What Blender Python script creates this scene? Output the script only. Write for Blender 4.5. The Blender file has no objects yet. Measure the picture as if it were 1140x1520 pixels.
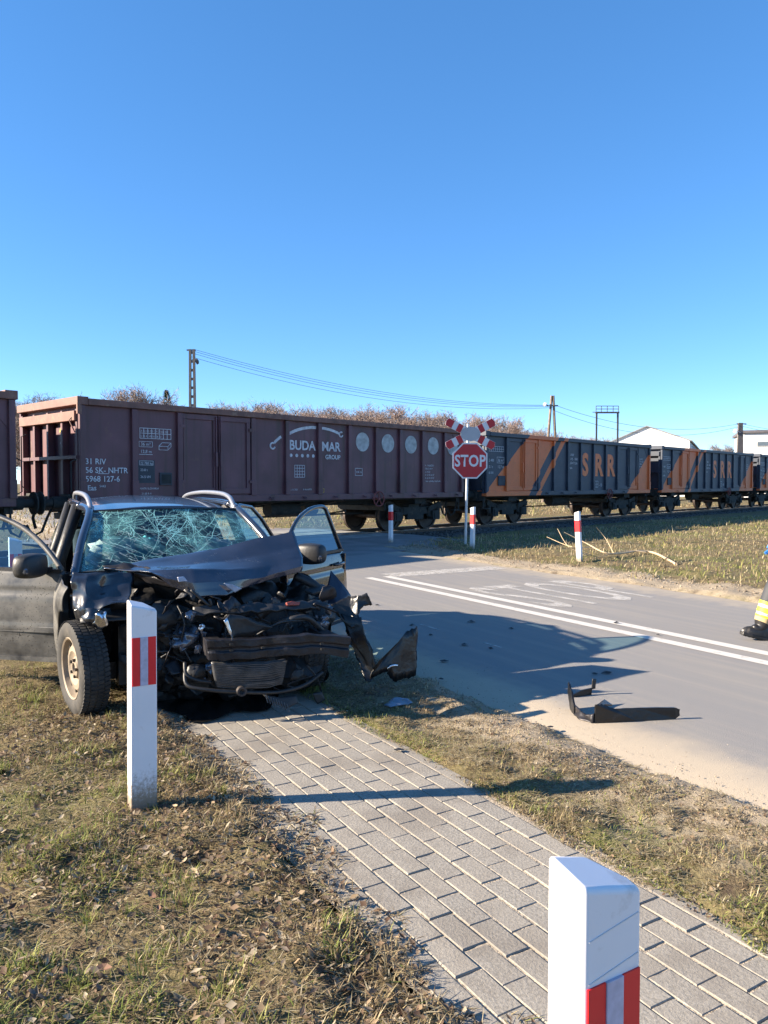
import bpy, bmesh, math, random
import numpy as np
from mathutils import Vector, Matrix, noise
R = math.radians
rng = random.Random(11)
nr = np.random.default_rng(5)
sc = bpy.context.scene
col = sc.collection

# ---------------------------------------------------------------- camera, sky, sun, exposure
CAMH, FPX, HOR = 1.55, 1150.0, 717.0          # photo pixels (1140 x 1520)
cam = bpy.data.cameras.new('camera'); camo = bpy.data.objects.new('camera', cam); col.objects.link(camo)
cam.sensor_fit = 'HORIZONTAL'; cam.sensor_width = 36.0; cam.lens = FPX / 1140.0 * 36.0
cam.clip_start = 0.05; cam.clip_end = 3000
camo.location = (0, 0, CAMH)
camo.rotation_euler = (R(90) - math.atan((760 - HOR) / FPX), 0, 0)
sc.camera = camo
sc.render.resolution_x, sc.render.resolution_y = 768, 1024

SUN_AZ = math.atan2(-2.46, -0.26)             # azimuth of the sun, clockwise from +Y
SUN_EL = R(22.0)
world = bpy.data.worlds.new('World'); sc.world = world; world.use_nodes = True
wn = world.node_tree; wn.nodes.clear()
sky = wn.nodes.new('ShaderNodeTexSky'); sky.sky_type = 'NISHITA'; sky.sun_disc = False
sky.sun_elevation = SUN_EL; sky.sun_rotation = SUN_AZ
sky.air_density = 0.6; sky.dust_density = 0.0; sky.ozone_density = 4.0; sky.altitude = 100
bgn = wn.nodes.new('ShaderNodeBackground'); bgn.inputs['Strength'].default_value = 0.135
won = wn.nodes.new('ShaderNodeOutputWorld')
hsv = wn.nodes.new('ShaderNodeHueSaturation'); hsv.inputs['Saturation'].default_value = 1.32; hsv.inputs['Hue'].default_value = 0.503
gmn = wn.nodes.new('ShaderNodeGamma'); gmn.inputs['Gamma'].default_value = 0.70
wn.links.new(sky.outputs[0], gmn.inputs['Color']); wn.links.new(gmn.outputs[0], hsv.inputs['Color']); wn.links.new(hsv.outputs[0], bgn.inputs[0]); wn.links.new(bgn.outputs[0], won.inputs[0])
sl = bpy.data.lights.new('sun', 'SUN'); sl.energy = 5.0; sl.angle = R(0.55); sl.color = (1.0, 0.86, 0.68)
slo = bpy.data.objects.new('sun', sl); col.objects.link(slo)
sd = Vector((math.sin(SUN_AZ) * math.cos(SUN_EL), math.cos(SUN_AZ) * math.cos(SUN_EL), math.sin(SUN_EL)))
slo.rotation_euler = (-sd).to_track_quat('-Z', 'Y').to_euler()
slo.location = sd * 50
sc.view_settings.view_transform = 'Standard'; sc.view_settings.look = 'None'
sc.view_settings.exposure = 1.78; sc.view_settings.gamma = 1.0

# ---------------------------------------------------------------- helpers
def P(px, py, Y):
    "world point at depth Y on the photo ray (pitch folded into the horizon line)"
    return Vector(((px - 570) / FPX * Y, Y, CAMH - (py - HOR) / FPX * Y))
def G(px, py, z=0.0):
    Y = (CAMH - z) * FPX / (py - HOR)
    return Vector(((px - 570) / FPX * Y, Y, z))
RA = R(30.6)                                   # local x = across the road (v), local y = along it (u)
def RV(v, u, z=0.0):
    return Vector((math.cos(RA) * v - math.sin(RA) * u, math.sin(RA) * v + math.cos(RA) * u, z))
def toRV(p):
    return (math.cos(RA) * p.x + math.sin(RA) * p.y, -math.sin(RA) * p.x + math.cos(RA) * p.y)
def s2l(c):
    return tuple(((x / 12.92) if x <= 0.04045 else ((x + 0.055) / 1.055) ** 2.4) for x in c)
def C255(r, g, b):
    return s2l((r / 255, g / 255, b / 255))

MATS = {}
def M(name, c, rough=0.6, metal=0.0, var=0.12, vs=6.0, bump=0.0, bs=60.0, spec=0.5, coat=0.0, dirt=None, det=4.0, streak=None):
    if name in MATS: return MATS[name]
    m = bpy.data.materials.new(name); m.use_nodes = True; MATS[name] = m
    nt = m.node_tree; N = nt.nodes; L = nt.links
    b = N['Principled BSDF']
    b.inputs['Roughness'].default_value = rough; b.inputs['Metallic'].default_value = metal
    b.inputs['Specular IOR Level'].default_value = spec; b.inputs['Coat Weight'].default_value = coat
    tc = N.new('ShaderNodeTexCoord')
    n1 = N.new('ShaderNodeTexNoise'); n1.inputs['Scale'].default_value = vs; n1.inputs['Detail'].default_value = det
    L.new(tc.outputs['Object'], n1.inputs['Vector'])
    mx = N.new('ShaderNodeMix'); mx.data_type = 'RGBA'
    lo = tuple(max(0, x * (1 - var)) for x in c); hi = tuple(min(1, x * (1 + var)) for x in c)
    mx.inputs[6].default_value = (*lo, 1); mx.inputs[7].default_value = (*hi, 1)
    rmp = N.new('ShaderNodeMapRange'); rmp.inputs[1].default_value = 0.3; rmp.inputs[2].default_value = 0.7
    L.new(n1.outputs[0], rmp.inputs[0]); L.new(rmp.outputs[0], mx.inputs[0])
    out = mx.outputs[2]
    if dirt:                                   # (colour, threshold lo, hi, scale, roughness)
        n2 = N.new('ShaderNodeTexNoise'); n2.inputs['Scale'].default_value = dirt[3]; n2.inputs['Detail'].default_value = 6
        n2.inputs['Roughness'].default_value = 0.65
        L.new(tc.outputs['Object'], n2.inputs['Vector'])
        r2 = N.new('ShaderNodeMapRange'); r2.inputs[1].default_value = dirt[1]; r2.inputs[2].default_value = dirt[2]
        L.new(n2.outputs[0], r2.inputs[0])
        m2 = N.new('ShaderNodeMix'); m2.data_type = 'RGBA'; m2.inputs[7].default_value = (*dirt[0], 1)
        L.new(out, m2.inputs[6]); L.new(r2.outputs[0], m2.inputs[0]); out = m2.outputs[2]
        if len(dirt) > 4:
            m3 = N.new('ShaderNodeMix'); m3.inputs[2].default_value = rough; m3.inputs[3].default_value = dirt[4]
            L.new(r2.outputs[0], m3.inputs[0]); L.new(m3.outputs[0], b.inputs['Roughness'])
            if metal:
                m4 = N.new('ShaderNodeMix'); m4.inputs[2].default_value = metal; m4.inputs[3].default_value = 0
                L.new(r2.outputs[0], m4.inputs[0]); L.new(m4.outputs[0], b.inputs['Metallic'])
    if streak:                                 # (colour, lo, hi): vertical run-off streaks
        mp = N.new('ShaderNodeMapping'); mp.inputs['Scale'].default_value = (7, 7, 0.45); L.new(tc.outputs['Object'], mp.inputs[0])
        ns_ = N.new('ShaderNodeTexNoise'); ns_.inputs['Scale'].default_value = 1.0; ns_.inputs['Detail'].default_value = 5; L.new(mp.outputs[0], ns_.inputs['Vector'])
        r3 = N.new('ShaderNodeMapRange'); r3.inputs[1].default_value = streak[1]; r3.inputs[2].default_value = streak[2]; L.new(ns_.outputs[0], r3.inputs[0])
        m5 = N.new('ShaderNodeMix'); m5.data_type = 'RGBA'; m5.inputs[7].default_value = (*streak[0], 1)
        L.new(out, m5.inputs[6]); L.new(r3.outputs[0], m5.inputs[0]); out = m5.outputs[2]
    L.new(out, b.inputs['Base Color'])
    if bump:
        n3 = N.new('ShaderNodeTexNoise'); n3.inputs['Scale'].default_value = bs; n3.inputs['Detail'].default_value = 5
        L.new(tc.outputs['Object'], n3.inputs['Vector'])
        bp = N.new('ShaderNodeBump'); bp.inputs['Strength'].default_value = bump; bp.inputs['Distance'].default_value = 0.01
        L.new(n3.outputs[0], bp.inputs['Height']); L.new(bp.outputs[0], b.inputs['Normal'])
    return m

def glass_mat(name, tint, refl=0.08, rough=0.02, alpha=0.85):
    m = bpy.data.materials.new(name); m.use_nodes = True; MATS[name] = m
    nt = m.node_tree; N = nt.nodes; L = nt.links; N.remove(N['Principled BSDF'])
    tr = N.new('ShaderNodeBsdfTransparent'); tr.inputs[0].default_value = (*tint, 1)
    gl = N.new('ShaderNodeBsdfGlossy'); gl.inputs['Roughness'].default_value = rough
    fr = N.new('ShaderNodeFresnel'); fr.inputs[0].default_value = 1.5
    ad = N.new('ShaderNodeMath'); ad.operation = 'ADD'; ad.inputs[1].default_value = refl - 0.04; ad.use_clamp = True
    L.new(fr.outputs[0], ad.inputs[0])
    mx = N.new('ShaderNodeMixShader'); L.new(ad.outputs[0], mx.inputs[0])
    L.new(tr.outputs[0], mx.inputs[1]); L.new(gl.outputs[0], mx.inputs[2])
    L.new(mx.outputs[0], N['Material Output'].inputs['Surface'])
    return m

class MB:
    "collects shapes; build() links them as ONE mesh object"
    def __init__(s): s.v = []; s.f = []
    def add(s, vs, fs, X=None):
        o = len(s.v)
        s.v += [tuple(X @ Vector(p)) if X else tuple(p) for p in vs]
        s.f += [tuple(i + o for i in f) for f in fs]; return s
    def box(s, c, d, rot=None):
        x, y, z = d[0] / 2, d[1] / 2, d[2] / 2
        vs = [Vector((i * x, j * y, k * z)) for i in (-1, 1) for j in (-1, 1) for k in (-1, 1)]
        if rot is not None:
            q = rot if isinstance(rot, Matrix) else Matrix.Rotation(rot[2], 3, 'Z') @ Matrix.Rotation(rot[1], 3, 'Y') @ Matrix.Rotation(rot[0], 3, 'X')
            vs = [q @ p for p in vs]
        c = Vector(c)
        return s.add([p + c for p in vs], [(0, 1, 3, 2), (4, 6, 7, 5), (0, 4, 5, 1), (2, 3, 7, 6), (0, 2, 6, 4), (1, 5, 7, 3)])
    def bar(s, a, b, w, h, up=(0, 0, 1)):
        a = Vector(a); b = Vector(b); d = (b - a); l = d.length; d.normalize()
        y = Vector(up).cross(d)
        if y.length < 1e-4: y = Vector((1, 0, 0)).cross(d)
        y.normalize(); z = d.cross(y)
        return s.box((a + b) / 2, (l, w, h), Matrix((d, y, z)).transposed())
    def cyl(s, a, b, r, r2=None, n=12, caps=True):
        return s.tube([a, b], [r, r if r2 is None else r2], n, caps)
    def tube(s, pts, r, n=8, caps=True):
        pts = [Vector(p) for p in pts]; k = len(pts)
        rs = r if isinstance(r, (list, tuple)) else [r] * k
        vs = []; prev = None
        for i, p in enumerate(pts):
            d = (pts[min(i + 1, k - 1)] - pts[max(i - 1, 0)])
            if d.length < 1e-9: d = Vector((0, 0, 1))
            d.normalize()
            if prev is None:
                a = Vector((0, 0, 1)) if abs(d.z) < 0.9 else Vector((1, 0, 0))
                x = a.cross(d).normalized()
            else:
                x = (prev - d * prev.dot(d))
                x = x.normalized() if x.length > 1e-6 else Vector((1, 0, 0)).cross(d).normalized()
            prev = x; y = d.cross(x)
            for j in range(n):
                t = 2 * math.pi * j / n
                vs.append(p + (x * math.cos(t) + y * math.sin(t)) * rs[i])
        fs = [(i * n + j, i * n + (j + 1) % n, (i + 1) * n + (j + 1) % n, (i + 1) * n + j) for i in range(k - 1) for j in range(n)]
        if caps: fs += [tuple(range(n - 1, -1, -1)), tuple((k - 1) * n + j for j in range(n))]
        return s.add(vs, fs)
    def lathe(s, prof, X=None, n=24):
        "prof: (r, h) pairs about local z"
        vs = [(r * math.cos(2 * math.pi * j / n), r * math.sin(2 * math.pi * j / n), h) for r, h in prof for j in range(n)]
        fs = [(i * n + j, i * n + (j + 1) % n, (i + 1) * n + (j + 1) % n, (i + 1) * n + j) for i in range(len(prof) - 1) for j in range(n)]
        return s.add(vs, fs, X)
    def prism(s, poly, a, b, X=None):
        "poly in (x, y), extruded z a..b"
        n = len(poly)
        vs = [(x, y, a) for x, y in poly] + [(x, y, b) for x, y in poly]
        fs = [tuple(range(n - 1, -1, -1)), tuple(range(n, 2 * n))] + [(i, (i + 1) % n, n + (i + 1) % n, n + i) for i in range(n)]
        return s.add(vs, fs, X)
    def grid(s, fn, nu, nv):
        vs = [fn(i / nu, j / nv) for j in range(nv + 1) for i in range(nu + 1)]
        fs = [(j * (nu + 1) + i, j * (nu + 1) + i + 1, (j + 1) * (nu + 1) + i + 1, (j + 1) * (nu + 1) + i) for j in range(nv) for i in range(nu)]
        return s.add(vs, fs)
    def csurf(s, ctrl, nu=16, nv=12, amp=0.0, ns=6.0, seed=0, lin=False):
        "surface through a grid of control points (rows), crumpled by noise"
        C = [[Vector(p) for p in row] for row in ctrl]
        def cr(a, b, c, d, t):
            if lin: return b + (c - b) * t
            return 0.5 * ((2 * b) + (c - a) * t + (2 * a - 5 * b + 4 * c - d) * t * t + (3 * b - a - 3 * c + d) * t ** 3)
        def ev(row, t):
            k = len(row) - 1; x = min(max(t * k, 0), k - 1e-6); i = int(x); f = x - i
            g = lambda j: row[min(max(j, 0), k)]
            return cr(g(i - 1), g(i), g(i + 1), g(i + 2), f)
        def fn(u, v):
            p = ev([ev(r, u) for r in C], v)
            if amp:
                q = Vector(p) * ns + Vector((seed * 7.3, seed * 3.1, 0))
                p = p + noise.noise_vector(q) * amp + noise.cell_vector(q * 1.7) * amp * 0.25
            return p
        return s.grid(fn, nu, nv)
    def build(s, name, m, parent=None, smooth=False, bevel=0, solid=0, sub=0, kind=None, seg=2):
        me = bpy.data.meshes.new(name); me.from_pydata(s.v, [], s.f); me.update()
        if m is not None:
            for q in (m if isinstance(m, (list, tuple)) else [m]): me.materials.append(q)
        o = bpy.data.objects.new(name, me); col.objects.link(o)
        if parent is not None: o.parent = parent
        bm = bmesh.new(); bm.from_mesh(me); bmesh.ops.recalc_face_normals(bm, faces=bm.faces); bm.to_mesh(me); bm.free()
        if smooth:
            for p in me.polygons: p.use_smooth = True
            if smooth != 'all':
                try: me.set_sharp_from_angle(angle=R(38))
                except Exception: pass
        if solid:
            q = o.modifiers.new('solid', 'SOLIDIFY'); q.thickness = solid; q.offset = 0
        if bevel:
            q = o.modifiers.new('bevel', 'BEVEL'); q.width = bevel; q.segments = seg; q.limit_method = 'ANGLE'; q.angle_limit = R(40)
        if sub:
            q = o.modifiers.new('sub', 'SUBSURF'); q.levels = sub; q.render_levels = sub
        if kind: o['kind'] = kind
        return o

def tag(o, label, cat, group=None, kind=None):
    o['label'] = label; o['category'] = cat
    if group: o['group'] = group
    if kind: o['kind'] = kind
    return o
def thing(name, label, cat, loc=(0, 0, 0), rz=0.0, group=None):
    o = bpy.data.objects.new(name, None); col.objects.link(o); o.empty_display_size = 0.2
    o.location = loc; o.rotation_euler = (0, 0, rz)
    return tag(o, label, cat, group)
def child(name, mesh, parent, X=None):
    o = bpy.data.objects.new(name, mesh); col.objects.link(o); o.parent = parent
    if X is not None: o.matrix_local = X
    return o
def dup(root, loc, rz, label=None, group=None):
    r = root.copy(); col.objects.link(r); r.location = loc; r.rotation_euler = (0, 0, rz)
    if label: r['label'] = label
    if group: r['group'] = group
    for ch in list(root.children):
        c = ch.copy(); col.objects.link(c); c.parent = r
        for g in list(ch.children):
            d = g.copy(); col.objects.link(d); d.parent = c
    return r
def text(body, size, m, parent, X, sx=1.0, bold=0.0, align='LEFT', name='lettering', shear=0.0, space=1.0):
    c = bpy.data.curves.new(name, 'FONT'); c.body = body; c.size = size; c.align_x = align
    c.offset = bold; c.shear = shear; c.space_character = space; c.resolution_u = 3
    c.materials.append(m)
    o = bpy.data.objects.new(name, c); col.objects.link(o)
    TEXTS.append((o, name, m, parent, X @ Matrix.Diagonal((sx, 1, 1, 1))))
    return o
TEXTS = []
def bake_texts():
    "turn every text curve into a plain mesh part"
    dg = bpy.context.evaluated_depsgraph_get(); dg.update()
    for o, name, m, parent, X in TEXTS:
        me = bpy.data.meshes.new_from_object(o.evaluated_get(dg)); me.name = name
        bpy.data.objects.remove(o); me.materials.clear(); me.materials.append(m)
        child(name, me, parent, X)
def colour_mesh(name, V, T, Cc, m, parent=None, kind='stuff'):
    "big triangle mesh with one colour per vertex (each blade its own colour)"
    me = bpy.data.meshes.new(name)
    nv, ntr = len(V), len(T)
    me.vertices.add(nv); me.vertices.foreach_set('co', np.asarray(V, np.float32).ravel())
    me.loops.add(ntr * 3); me.loops.foreach_set('vertex_index', np.asarray(T, np.int32).ravel())
    me.polygons.add(ntr); me.polygons.foreach_set('loop_start', np.arange(0, ntr * 3, 3, dtype=np.int32))
    me.polygons.foreach_set('loop_total', np.full(ntr, 3, np.int32))
    a = me.color_attributes.new('Col', 'FLOAT_COLOR', 'POINT')
    a.data.foreach_set('color', np.concatenate([np.asarray(Cc, np.float32), np.ones((nv, 1), np.float32)], 1).ravel())
    me.update(calc_edges=True); me.validate()
    me.materials.append(m)
    o = bpy.data.objects.new(name, me); col.objects.link(o)
    if parent: o.parent = parent
    if kind: o['kind'] = kind
    return o
def col_mat(name, rough=0.75, transl=0.25):
    m = bpy.data.materials.new(name); m.use_nodes = True; N = m.node_tree.nodes; L = m.node_tree.links
    b = N['Principled BSDF']; at = N.new('ShaderNodeAttribute'); at.attribute_name = 'Col'
    b.inputs['Roughness'].default_value = rough; b.inputs['Specular IOR Level'].default_value = 0.25
    L.new(at.outputs['Color'], b.inputs['Base Color'])
    if transl:
        t = N.new('ShaderNodeBsdfTranslucent'); L.new(at.outputs['Color'], t.inputs[0])
        x = N.new('ShaderNodeMixShader'); x.inputs[0].default_value = transl
        L.new(b.outputs[0], x.inputs[1]); L.new(t.outputs[0], x.inputs[2]); L.new(x.outputs[0], N['Material Output'].inputs[0])
    return m
# ---------------------------------------------------------------- ground, road, path, grass
def vnoise(x, y, scale, seed=0):
    g = np.random.default_rng(seed).random((64, 64))
    X = np.asarray(x) * scale + 1000.3; Y = np.asarray(y) * scale + 1000.7
    xi = np.floor(X).astype(int); yi = np.floor(Y).astype(int); fx = X - xi; fy = Y - yi
    fx = fx * fx * (3 - 2 * fx); fy = fy * fy * (3 - 2 * fy)
    a = g[xi % 64, yi % 64]; b = g[(xi + 1) % 64, yi % 64]; c = g[xi % 64, (yi + 1) % 64]; d = g[(xi + 1) % 64, (yi + 1) % 64]
    return (a * (1 - fx) + b * fx) * (1 - fy) + (c * (1 - fx) + d * fx) * fy
V_PL, V_PR, V_R0, V_R1 = 1.26, 2.42, 3.36, 9.45       # path edges and road edges, metres across
CA, SA = math.cos(RA), math.sin(RA)
def smooth(a, b, x):
    t = np.clip((x - a) / (b - a), 0, 1); return t * t * (3 - 2 * t)
TRK_P = Vector((-7.22, 16.72)); TRK_A = math.atan2(0.7326, 0.681)      # a point on the track centre line, its heading
def track_dist(v, u):
    X = CA * v - SA * u; Y = SA * v + CA * u
    return -(X - TRK_P.x) * math.sin(TRK_A) + (Y - TRK_P.y) * math.cos(TRK_A)
POSTS = [(0.885, 0.83), toRV(G(207, 1206))]
def gheight(v, u):
    v = np.asarray(v, float); u = np.asarray(u, float)
    h = (vnoise(v, u, 1.3, 1) - 0.5) * 0.06 + (vnoise(v, u, 5, 2) - 0.5) * 0.06 + (vnoise(v, u, 13, 3) - 0.5) * 0.034 + 0.012
    far = smooth(25, 60, np.hypot(v, u)); h = h * (1 - far)
    inp = smooth(V_PL - 0.005, V_PL + 0.05, v) * (1 - smooth(V_PR - 0.05, V_PR + 0.03, v)) * (1 - smooth(13.0, 13.3, u))
    ird = smooth(V_R0 - 0.05, V_R0 + 0.12, v) * (1 - smooth(V_R1 - 0.12, V_R1 + 0.05, v))
    trk = 1 - smooth(2.6, 3.4, np.abs(track_dist(v, u)))
    h = h * (1 - inp) - 0.075 * inp
    h = h * (1 - ird) - 0.05 * ird
    h = h * (1 - trk) - 0.09 * trk
    for pv, pu in POSTS: h = h * (1 - np.exp(-((v - pv) ** 2 + (u - pu) ** 2) / 0.03)) - 0.012 * np.exp(-((v - pv) ** 2 + (u - pu) ** 2) / 0.03)
    # low bank of dirt swept to the road's edges
    h = h + 0.03 * np.exp(-((v - 3.12) / 0.2) ** 2) * vnoise(v, u, 4, 8) + 0.05 * np.exp(-((v - 10.0) / 0.35) ** 2) * vnoise(v, u, 3, 9) * (1 - trk)
    return h
def axis(dense0, dense1, step, lo, hi):
    a = list(np.arange(dense0, dense1 + 1e-6, step)); s = step
    x = dense1
    while x < hi: s *= 1.22; x += s; a.append(x)
    s = step; x = dense0
    while x > lo: s *= 1.22; x -= s; a.insert(0, x)
    return np.array(a)
av = axis(-3.5, 11.5, 0.075, -1400, 1400); au = axis(-0.5, 9.5, 0.075, -1400, 1400)
VV, UU = np.meshgrid(av, au)
HH = gheight(VV, UU)
gv = np.stack([VV.ravel(), UU.ravel(), HH.ravel()], 1)
nvx, nux = len(av), len(au)
gi = np.arange(nvx * nux).reshape(nux, nvx)
gf = np.stack([gi[:-1, :-1], gi[:-1, 1:], gi[1:, 1:], gi[1:, :-1]], -1).reshape(-1, 4)

def noise_node(N, L, vec, scale, det=5, rough=0.6):
    n = N.new('ShaderNodeTexNoise'); n.inputs['Scale'].default_value = scale; n.inputs['Detail'].default_value = det
    n.inputs['Roughness'].default_value = rough; L.new(vec, n.inputs['Vector']); return n.outputs[0]
def ramp(N, L, fac, a, b):
    r = N.new('ShaderNodeMapRange'); r.inputs[1].default_value = a; r.inputs[2].default_value = b; r.interpolation_type = 'SMOOTHSTEP'
    L.new(fac, r.inputs[0]); return r.outputs[0]
def mixc(N, L, fac, a, b):
    m = N.new('ShaderNodeMix'); m.data_type = 'RGBA'
    if isinstance(fac, float): m.inputs[0].default_value = fac
    else: L.new(fac, m.inputs[0])
    for i, x in ((6, a), (7, b)):
        if isinstance(x, tuple): m.inputs[i].default_value = (*x, 1)
        else: L.new(x, m.inputs[i])
    return m.outputs[2]
def mth(N, L, op, a, b=None, clamp=False):
    m = N.new('ShaderNodeMath'); m.operation = op; m.use_clamp = clamp
    for i, x in enumerate((a, b)):
        if x is None: continue
        if isinstance(x, (int, float)): m.inputs[i].default_value = x
        else: L.new(x, m.inputs[i])
    return m.outputs[0]
def new_mat(name):
    m = bpy.data.materials.new(name); m.use_nodes = True; nt = m.node_tree
    tc = nt.nodes.new('ShaderNodeTexCoord')
    return m, nt.nodes, nt.links, tc.outputs['Object'], nt.nodes['Principled BSDF']
def add_bump(N, L, b, h, strength, dist=0.01):
    bp = N.new('ShaderNodeBump'); bp.inputs['Strength'].default_value = strength; bp.inputs['Distance'].default_value = dist
    L.new(h, bp.inputs['Height']); L.new(bp.outputs[0], b.inputs['Normal'])

STRAW = (0.33, 0.26, 0.14); SOIL = (0.095, 0.07, 0.048); SAND = (0.40, 0.33, 0.24); GREEN = (0.13, 0.15, 0.045)
m, N, L, oc, b = new_mat('dry_turf')
n_big = noise_node(N, L, oc, 0.7); n_mid = noise_node(N, L, oc, 6); n_fine = noise_node(N, L, oc, 45, 6, 0.7)
c = mixc(N, L, ramp(N, L, n_fine, 0.35, 0.65), tuple(x * 0.4 for x in STRAW), tuple(x * 0.8 for x in STRAW))
c = mixc(N, L, ramp(N, L, n_mid, 0.48, 0.68), c, SOIL)
c = mixc(N, L, mth(N, L, 'MULTIPLY', ramp(N, L, n_big, 0.45, 0.62), 0.55), c, GREEN)
sx = N.new('ShaderNodeSeparateXYZ'); L.new(oc, sx.inputs[0])
d1 = mth(N, L, 'ABSOLUTE', mth(N, L, 'SUBTRACT', sx.outputs[0], 3.2))
d2 = mth(N, L, 'ABSOLUTE', mth(N, L, 'SUBTRACT', sx.outputs[0], 9.75))
e1 = ramp(N, L, mth(N, L, 'ADD', d1, mth(N, L, 'MULTIPLY', n_mid, 0.7)), 1.05, 0.5)
e2 = ramp(N, L, mth(N, L, 'ADD', d2, mth(N, L, 'MULTIPLY', n_mid, 0.9)), 1.15, 0.6)
sand_v = mixc(N, L, n_fine, tuple(x * 0.7 for x in SAND), SAND)
c = mixc(N, L, mth(N, L, 'MAXIMUM', e1, e2), c, sand_v)
L.new(c, b.inputs['Base Color']); b.inputs['Roughness'].default_value = 0.95; b.inputs['Specular IOR Level'].default_value = 0.15
add_bump(N, L, b, n_fine, 0.9, 0.03)
g = MB(); g.v = [tuple(p) for p in gv]; g.f = [tuple(int(i) for i in f) for f in gf]
ground = g.build('ground', m, None, smooth='all', kind='structure'); ground.rotation_euler.z = RA

# road: asphalt with dust blown to its edges
m, N, L, oc, b = new_mat('dusty_asphalt')
sx = N.new('ShaderNodeSeparateXYZ'); L.new(oc, sx.inputs[0]); v = sx.outputs[0]
n_f = noise_node(N, L, oc, 160, 3, 0.7); n_m = noise_node(N, L, oc, 3.5, 6); n_b = noise_node(N, L, oc, 0.6, 4)
mp = N.new('ShaderNodeMapping'); mp.inputs['Scale'].default_value = (7, 0.35, 1); L.new(oc, mp.inputs[0])
n_s = noise_node(N, L, mp.outputs[0], 1.0, 5, 0.6)
asph = mixc(N, L, n_f, (0.15, 0.145, 0.14), (0.29, 0.275, 0.26))
asph = mixc(N, L, mth(N, L, 'MULTIPLY', ramp(N, L, n_s, 0.42, 0.70), 0.38), asph, (0.32, 0.285, 0.235))
asph = mixc(N, L, mth(N, L, 'MULTIPLY', ramp(N, L, n_b, 0.45, 0.7), 0.25), asph, (0.26, 0.235, 0.20))
j1 = mth(N, L, 'ADD', v, mth(N, L, 'MULTIPLY', mth(N, L, 'SUBTRACT', n_m, 0.5), -0.5))
s1 = ramp(N, L, j1, 4.1, 3.6)
j2 = mth(N, L, 'ADD', v, mth(N, L, 'MULTIPLY', mth(N, L, 'SUBTRACT', n_m, 0.5), 1.0))
s2 = ramp(N, L, j2, 8.5, 9.3)
dust = mixc(N, L, n_f, (0.36, 0.295, 0.215), (0.47, 0.395, 0.295))
c = mixc(N, L, mth(N, L, 'MULTIPLY', mth(N, L, 'MAXIMUM', s1, s2), 0.92), asph, dust)
L.new(c, b.inputs['Base Color']); b.inputs['Roughness'].default_value = 0.85; b.inputs['Specular IOR Level'].default_value = 0.3
add_bump(N, L, b, mth(N, L, 'ADD', n_f, mth(N, L, 'MULTIPLY', n_m, 0.6)), 0.5, 0.006)
def rz(z): return z
g = MB()
ev = [3.36 + 0.0, 3.6, 4.2, 6.4, 8.8, 9.2, V_R1]
eu = list(np.arange(-40, 20, 0.25)) + list(np.arange(20, 90, 2.0))
for j, uu in enumerate(eu):
    for i, vv in enumerate(ev):
        e = 0.0
        if i == 0: e = (vnoise([vv], [uu], 2.5, 31)[0] - 0.5) * 0.14
        if i == len(ev) - 1: e = (vnoise([vv], [uu], 1.5, 32)[0] - 0.5) * 0.3
        g.v.append((vv + e, uu, 0.0 if 0 < i < len(ev) - 1 else -0.035))
w = len(ev)
g.f = [(j * w + i, j * w + i + 1, (j + 1) * w + i + 1, (j + 1) * w + i) for j in range(len(eu) - 1) for i in range(w - 1)]
road = g.build('road', m, None, smooth='all', kind='structure'); road.rotation_euler.z = RA

# painted markings, worn
m, N, L, oc, b = new_mat('worn_road_paint')
n1 = noise_node(N, L, oc, 9, 6, 0.7); n2 = noise_node(N, L, oc, 120, 3)
L.new(mixc(N, L, n2, (0.44, 0.415, 0.375), (0.62, 0.59, 0.54)), b.inputs['Base Color']); b.inputs['Roughness'].default_value = 0.8
tr = N.new('ShaderNodeBsdfTransparent'); mx = N.new('ShaderNodeMixShader')
L.new(ramp(N, L, mth(N, L, 'ADD', n1, mth(N, L, 'MULTIPLY', n2, 0.4)), 0.76, 0.98), mx.inputs[0])
mx2 = N.new('ShaderNodeMath'); mx2.operation = 'MULTIPLY'; mx2.inputs[1].default_value = 0.75
L.new(mx.inputs[0].links[0].from_socket, mx2.inputs[0]); L.new(mx2.outputs[0], mx.inputs[0])
L.new(b.outputs[0], mx.inputs[1]); L.new(tr.outputs[0], mx.inputs[2]); L.new(mx.outputs[0], N['Material Output'].inputs[0])
PAINT = m
FAINT = m.copy(); FAINT.name = 'faint_road_paint'
for nd in FAINT.node_tree.nodes:
    if nd.type == 'MAP_RANGE': nd.inputs[1].default_value = 0.48; nd.inputs[2].default_value = 0.88
def strip(v0, v1, u0, u1, name, pm=None):
    k = MB(); n = max(1, int((u1 - u0) / 1.0))
    k.grid(lambda a, c: (v0 + (v1 - v0) * a, u0 + (u1 - u0) * c, 0.004), 1, n)
    return k.build(name, pm or PAINT, road)
strip(6.13, 6.28, -40, 11.0, 'centre_line'); strip(6.48, 6.63, -40, 11.0, 'centre_line')
strip(6.64, 9.0, 10.85, 11.35, 'stop_line', FAINT)
for uu in (5.6, 6.7): strip(4.62, 4.65, uu, uu + 0.35, 'edge_dash', FAINT)
t = text('STOP', 1.0, FAINT, road, Matrix.Translation((6.72, 7.15, 0.004)) @ Matrix.Diagonal((0.86, 2.9, 1, 1)), bold=0.008, name='stop_marking')

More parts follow.
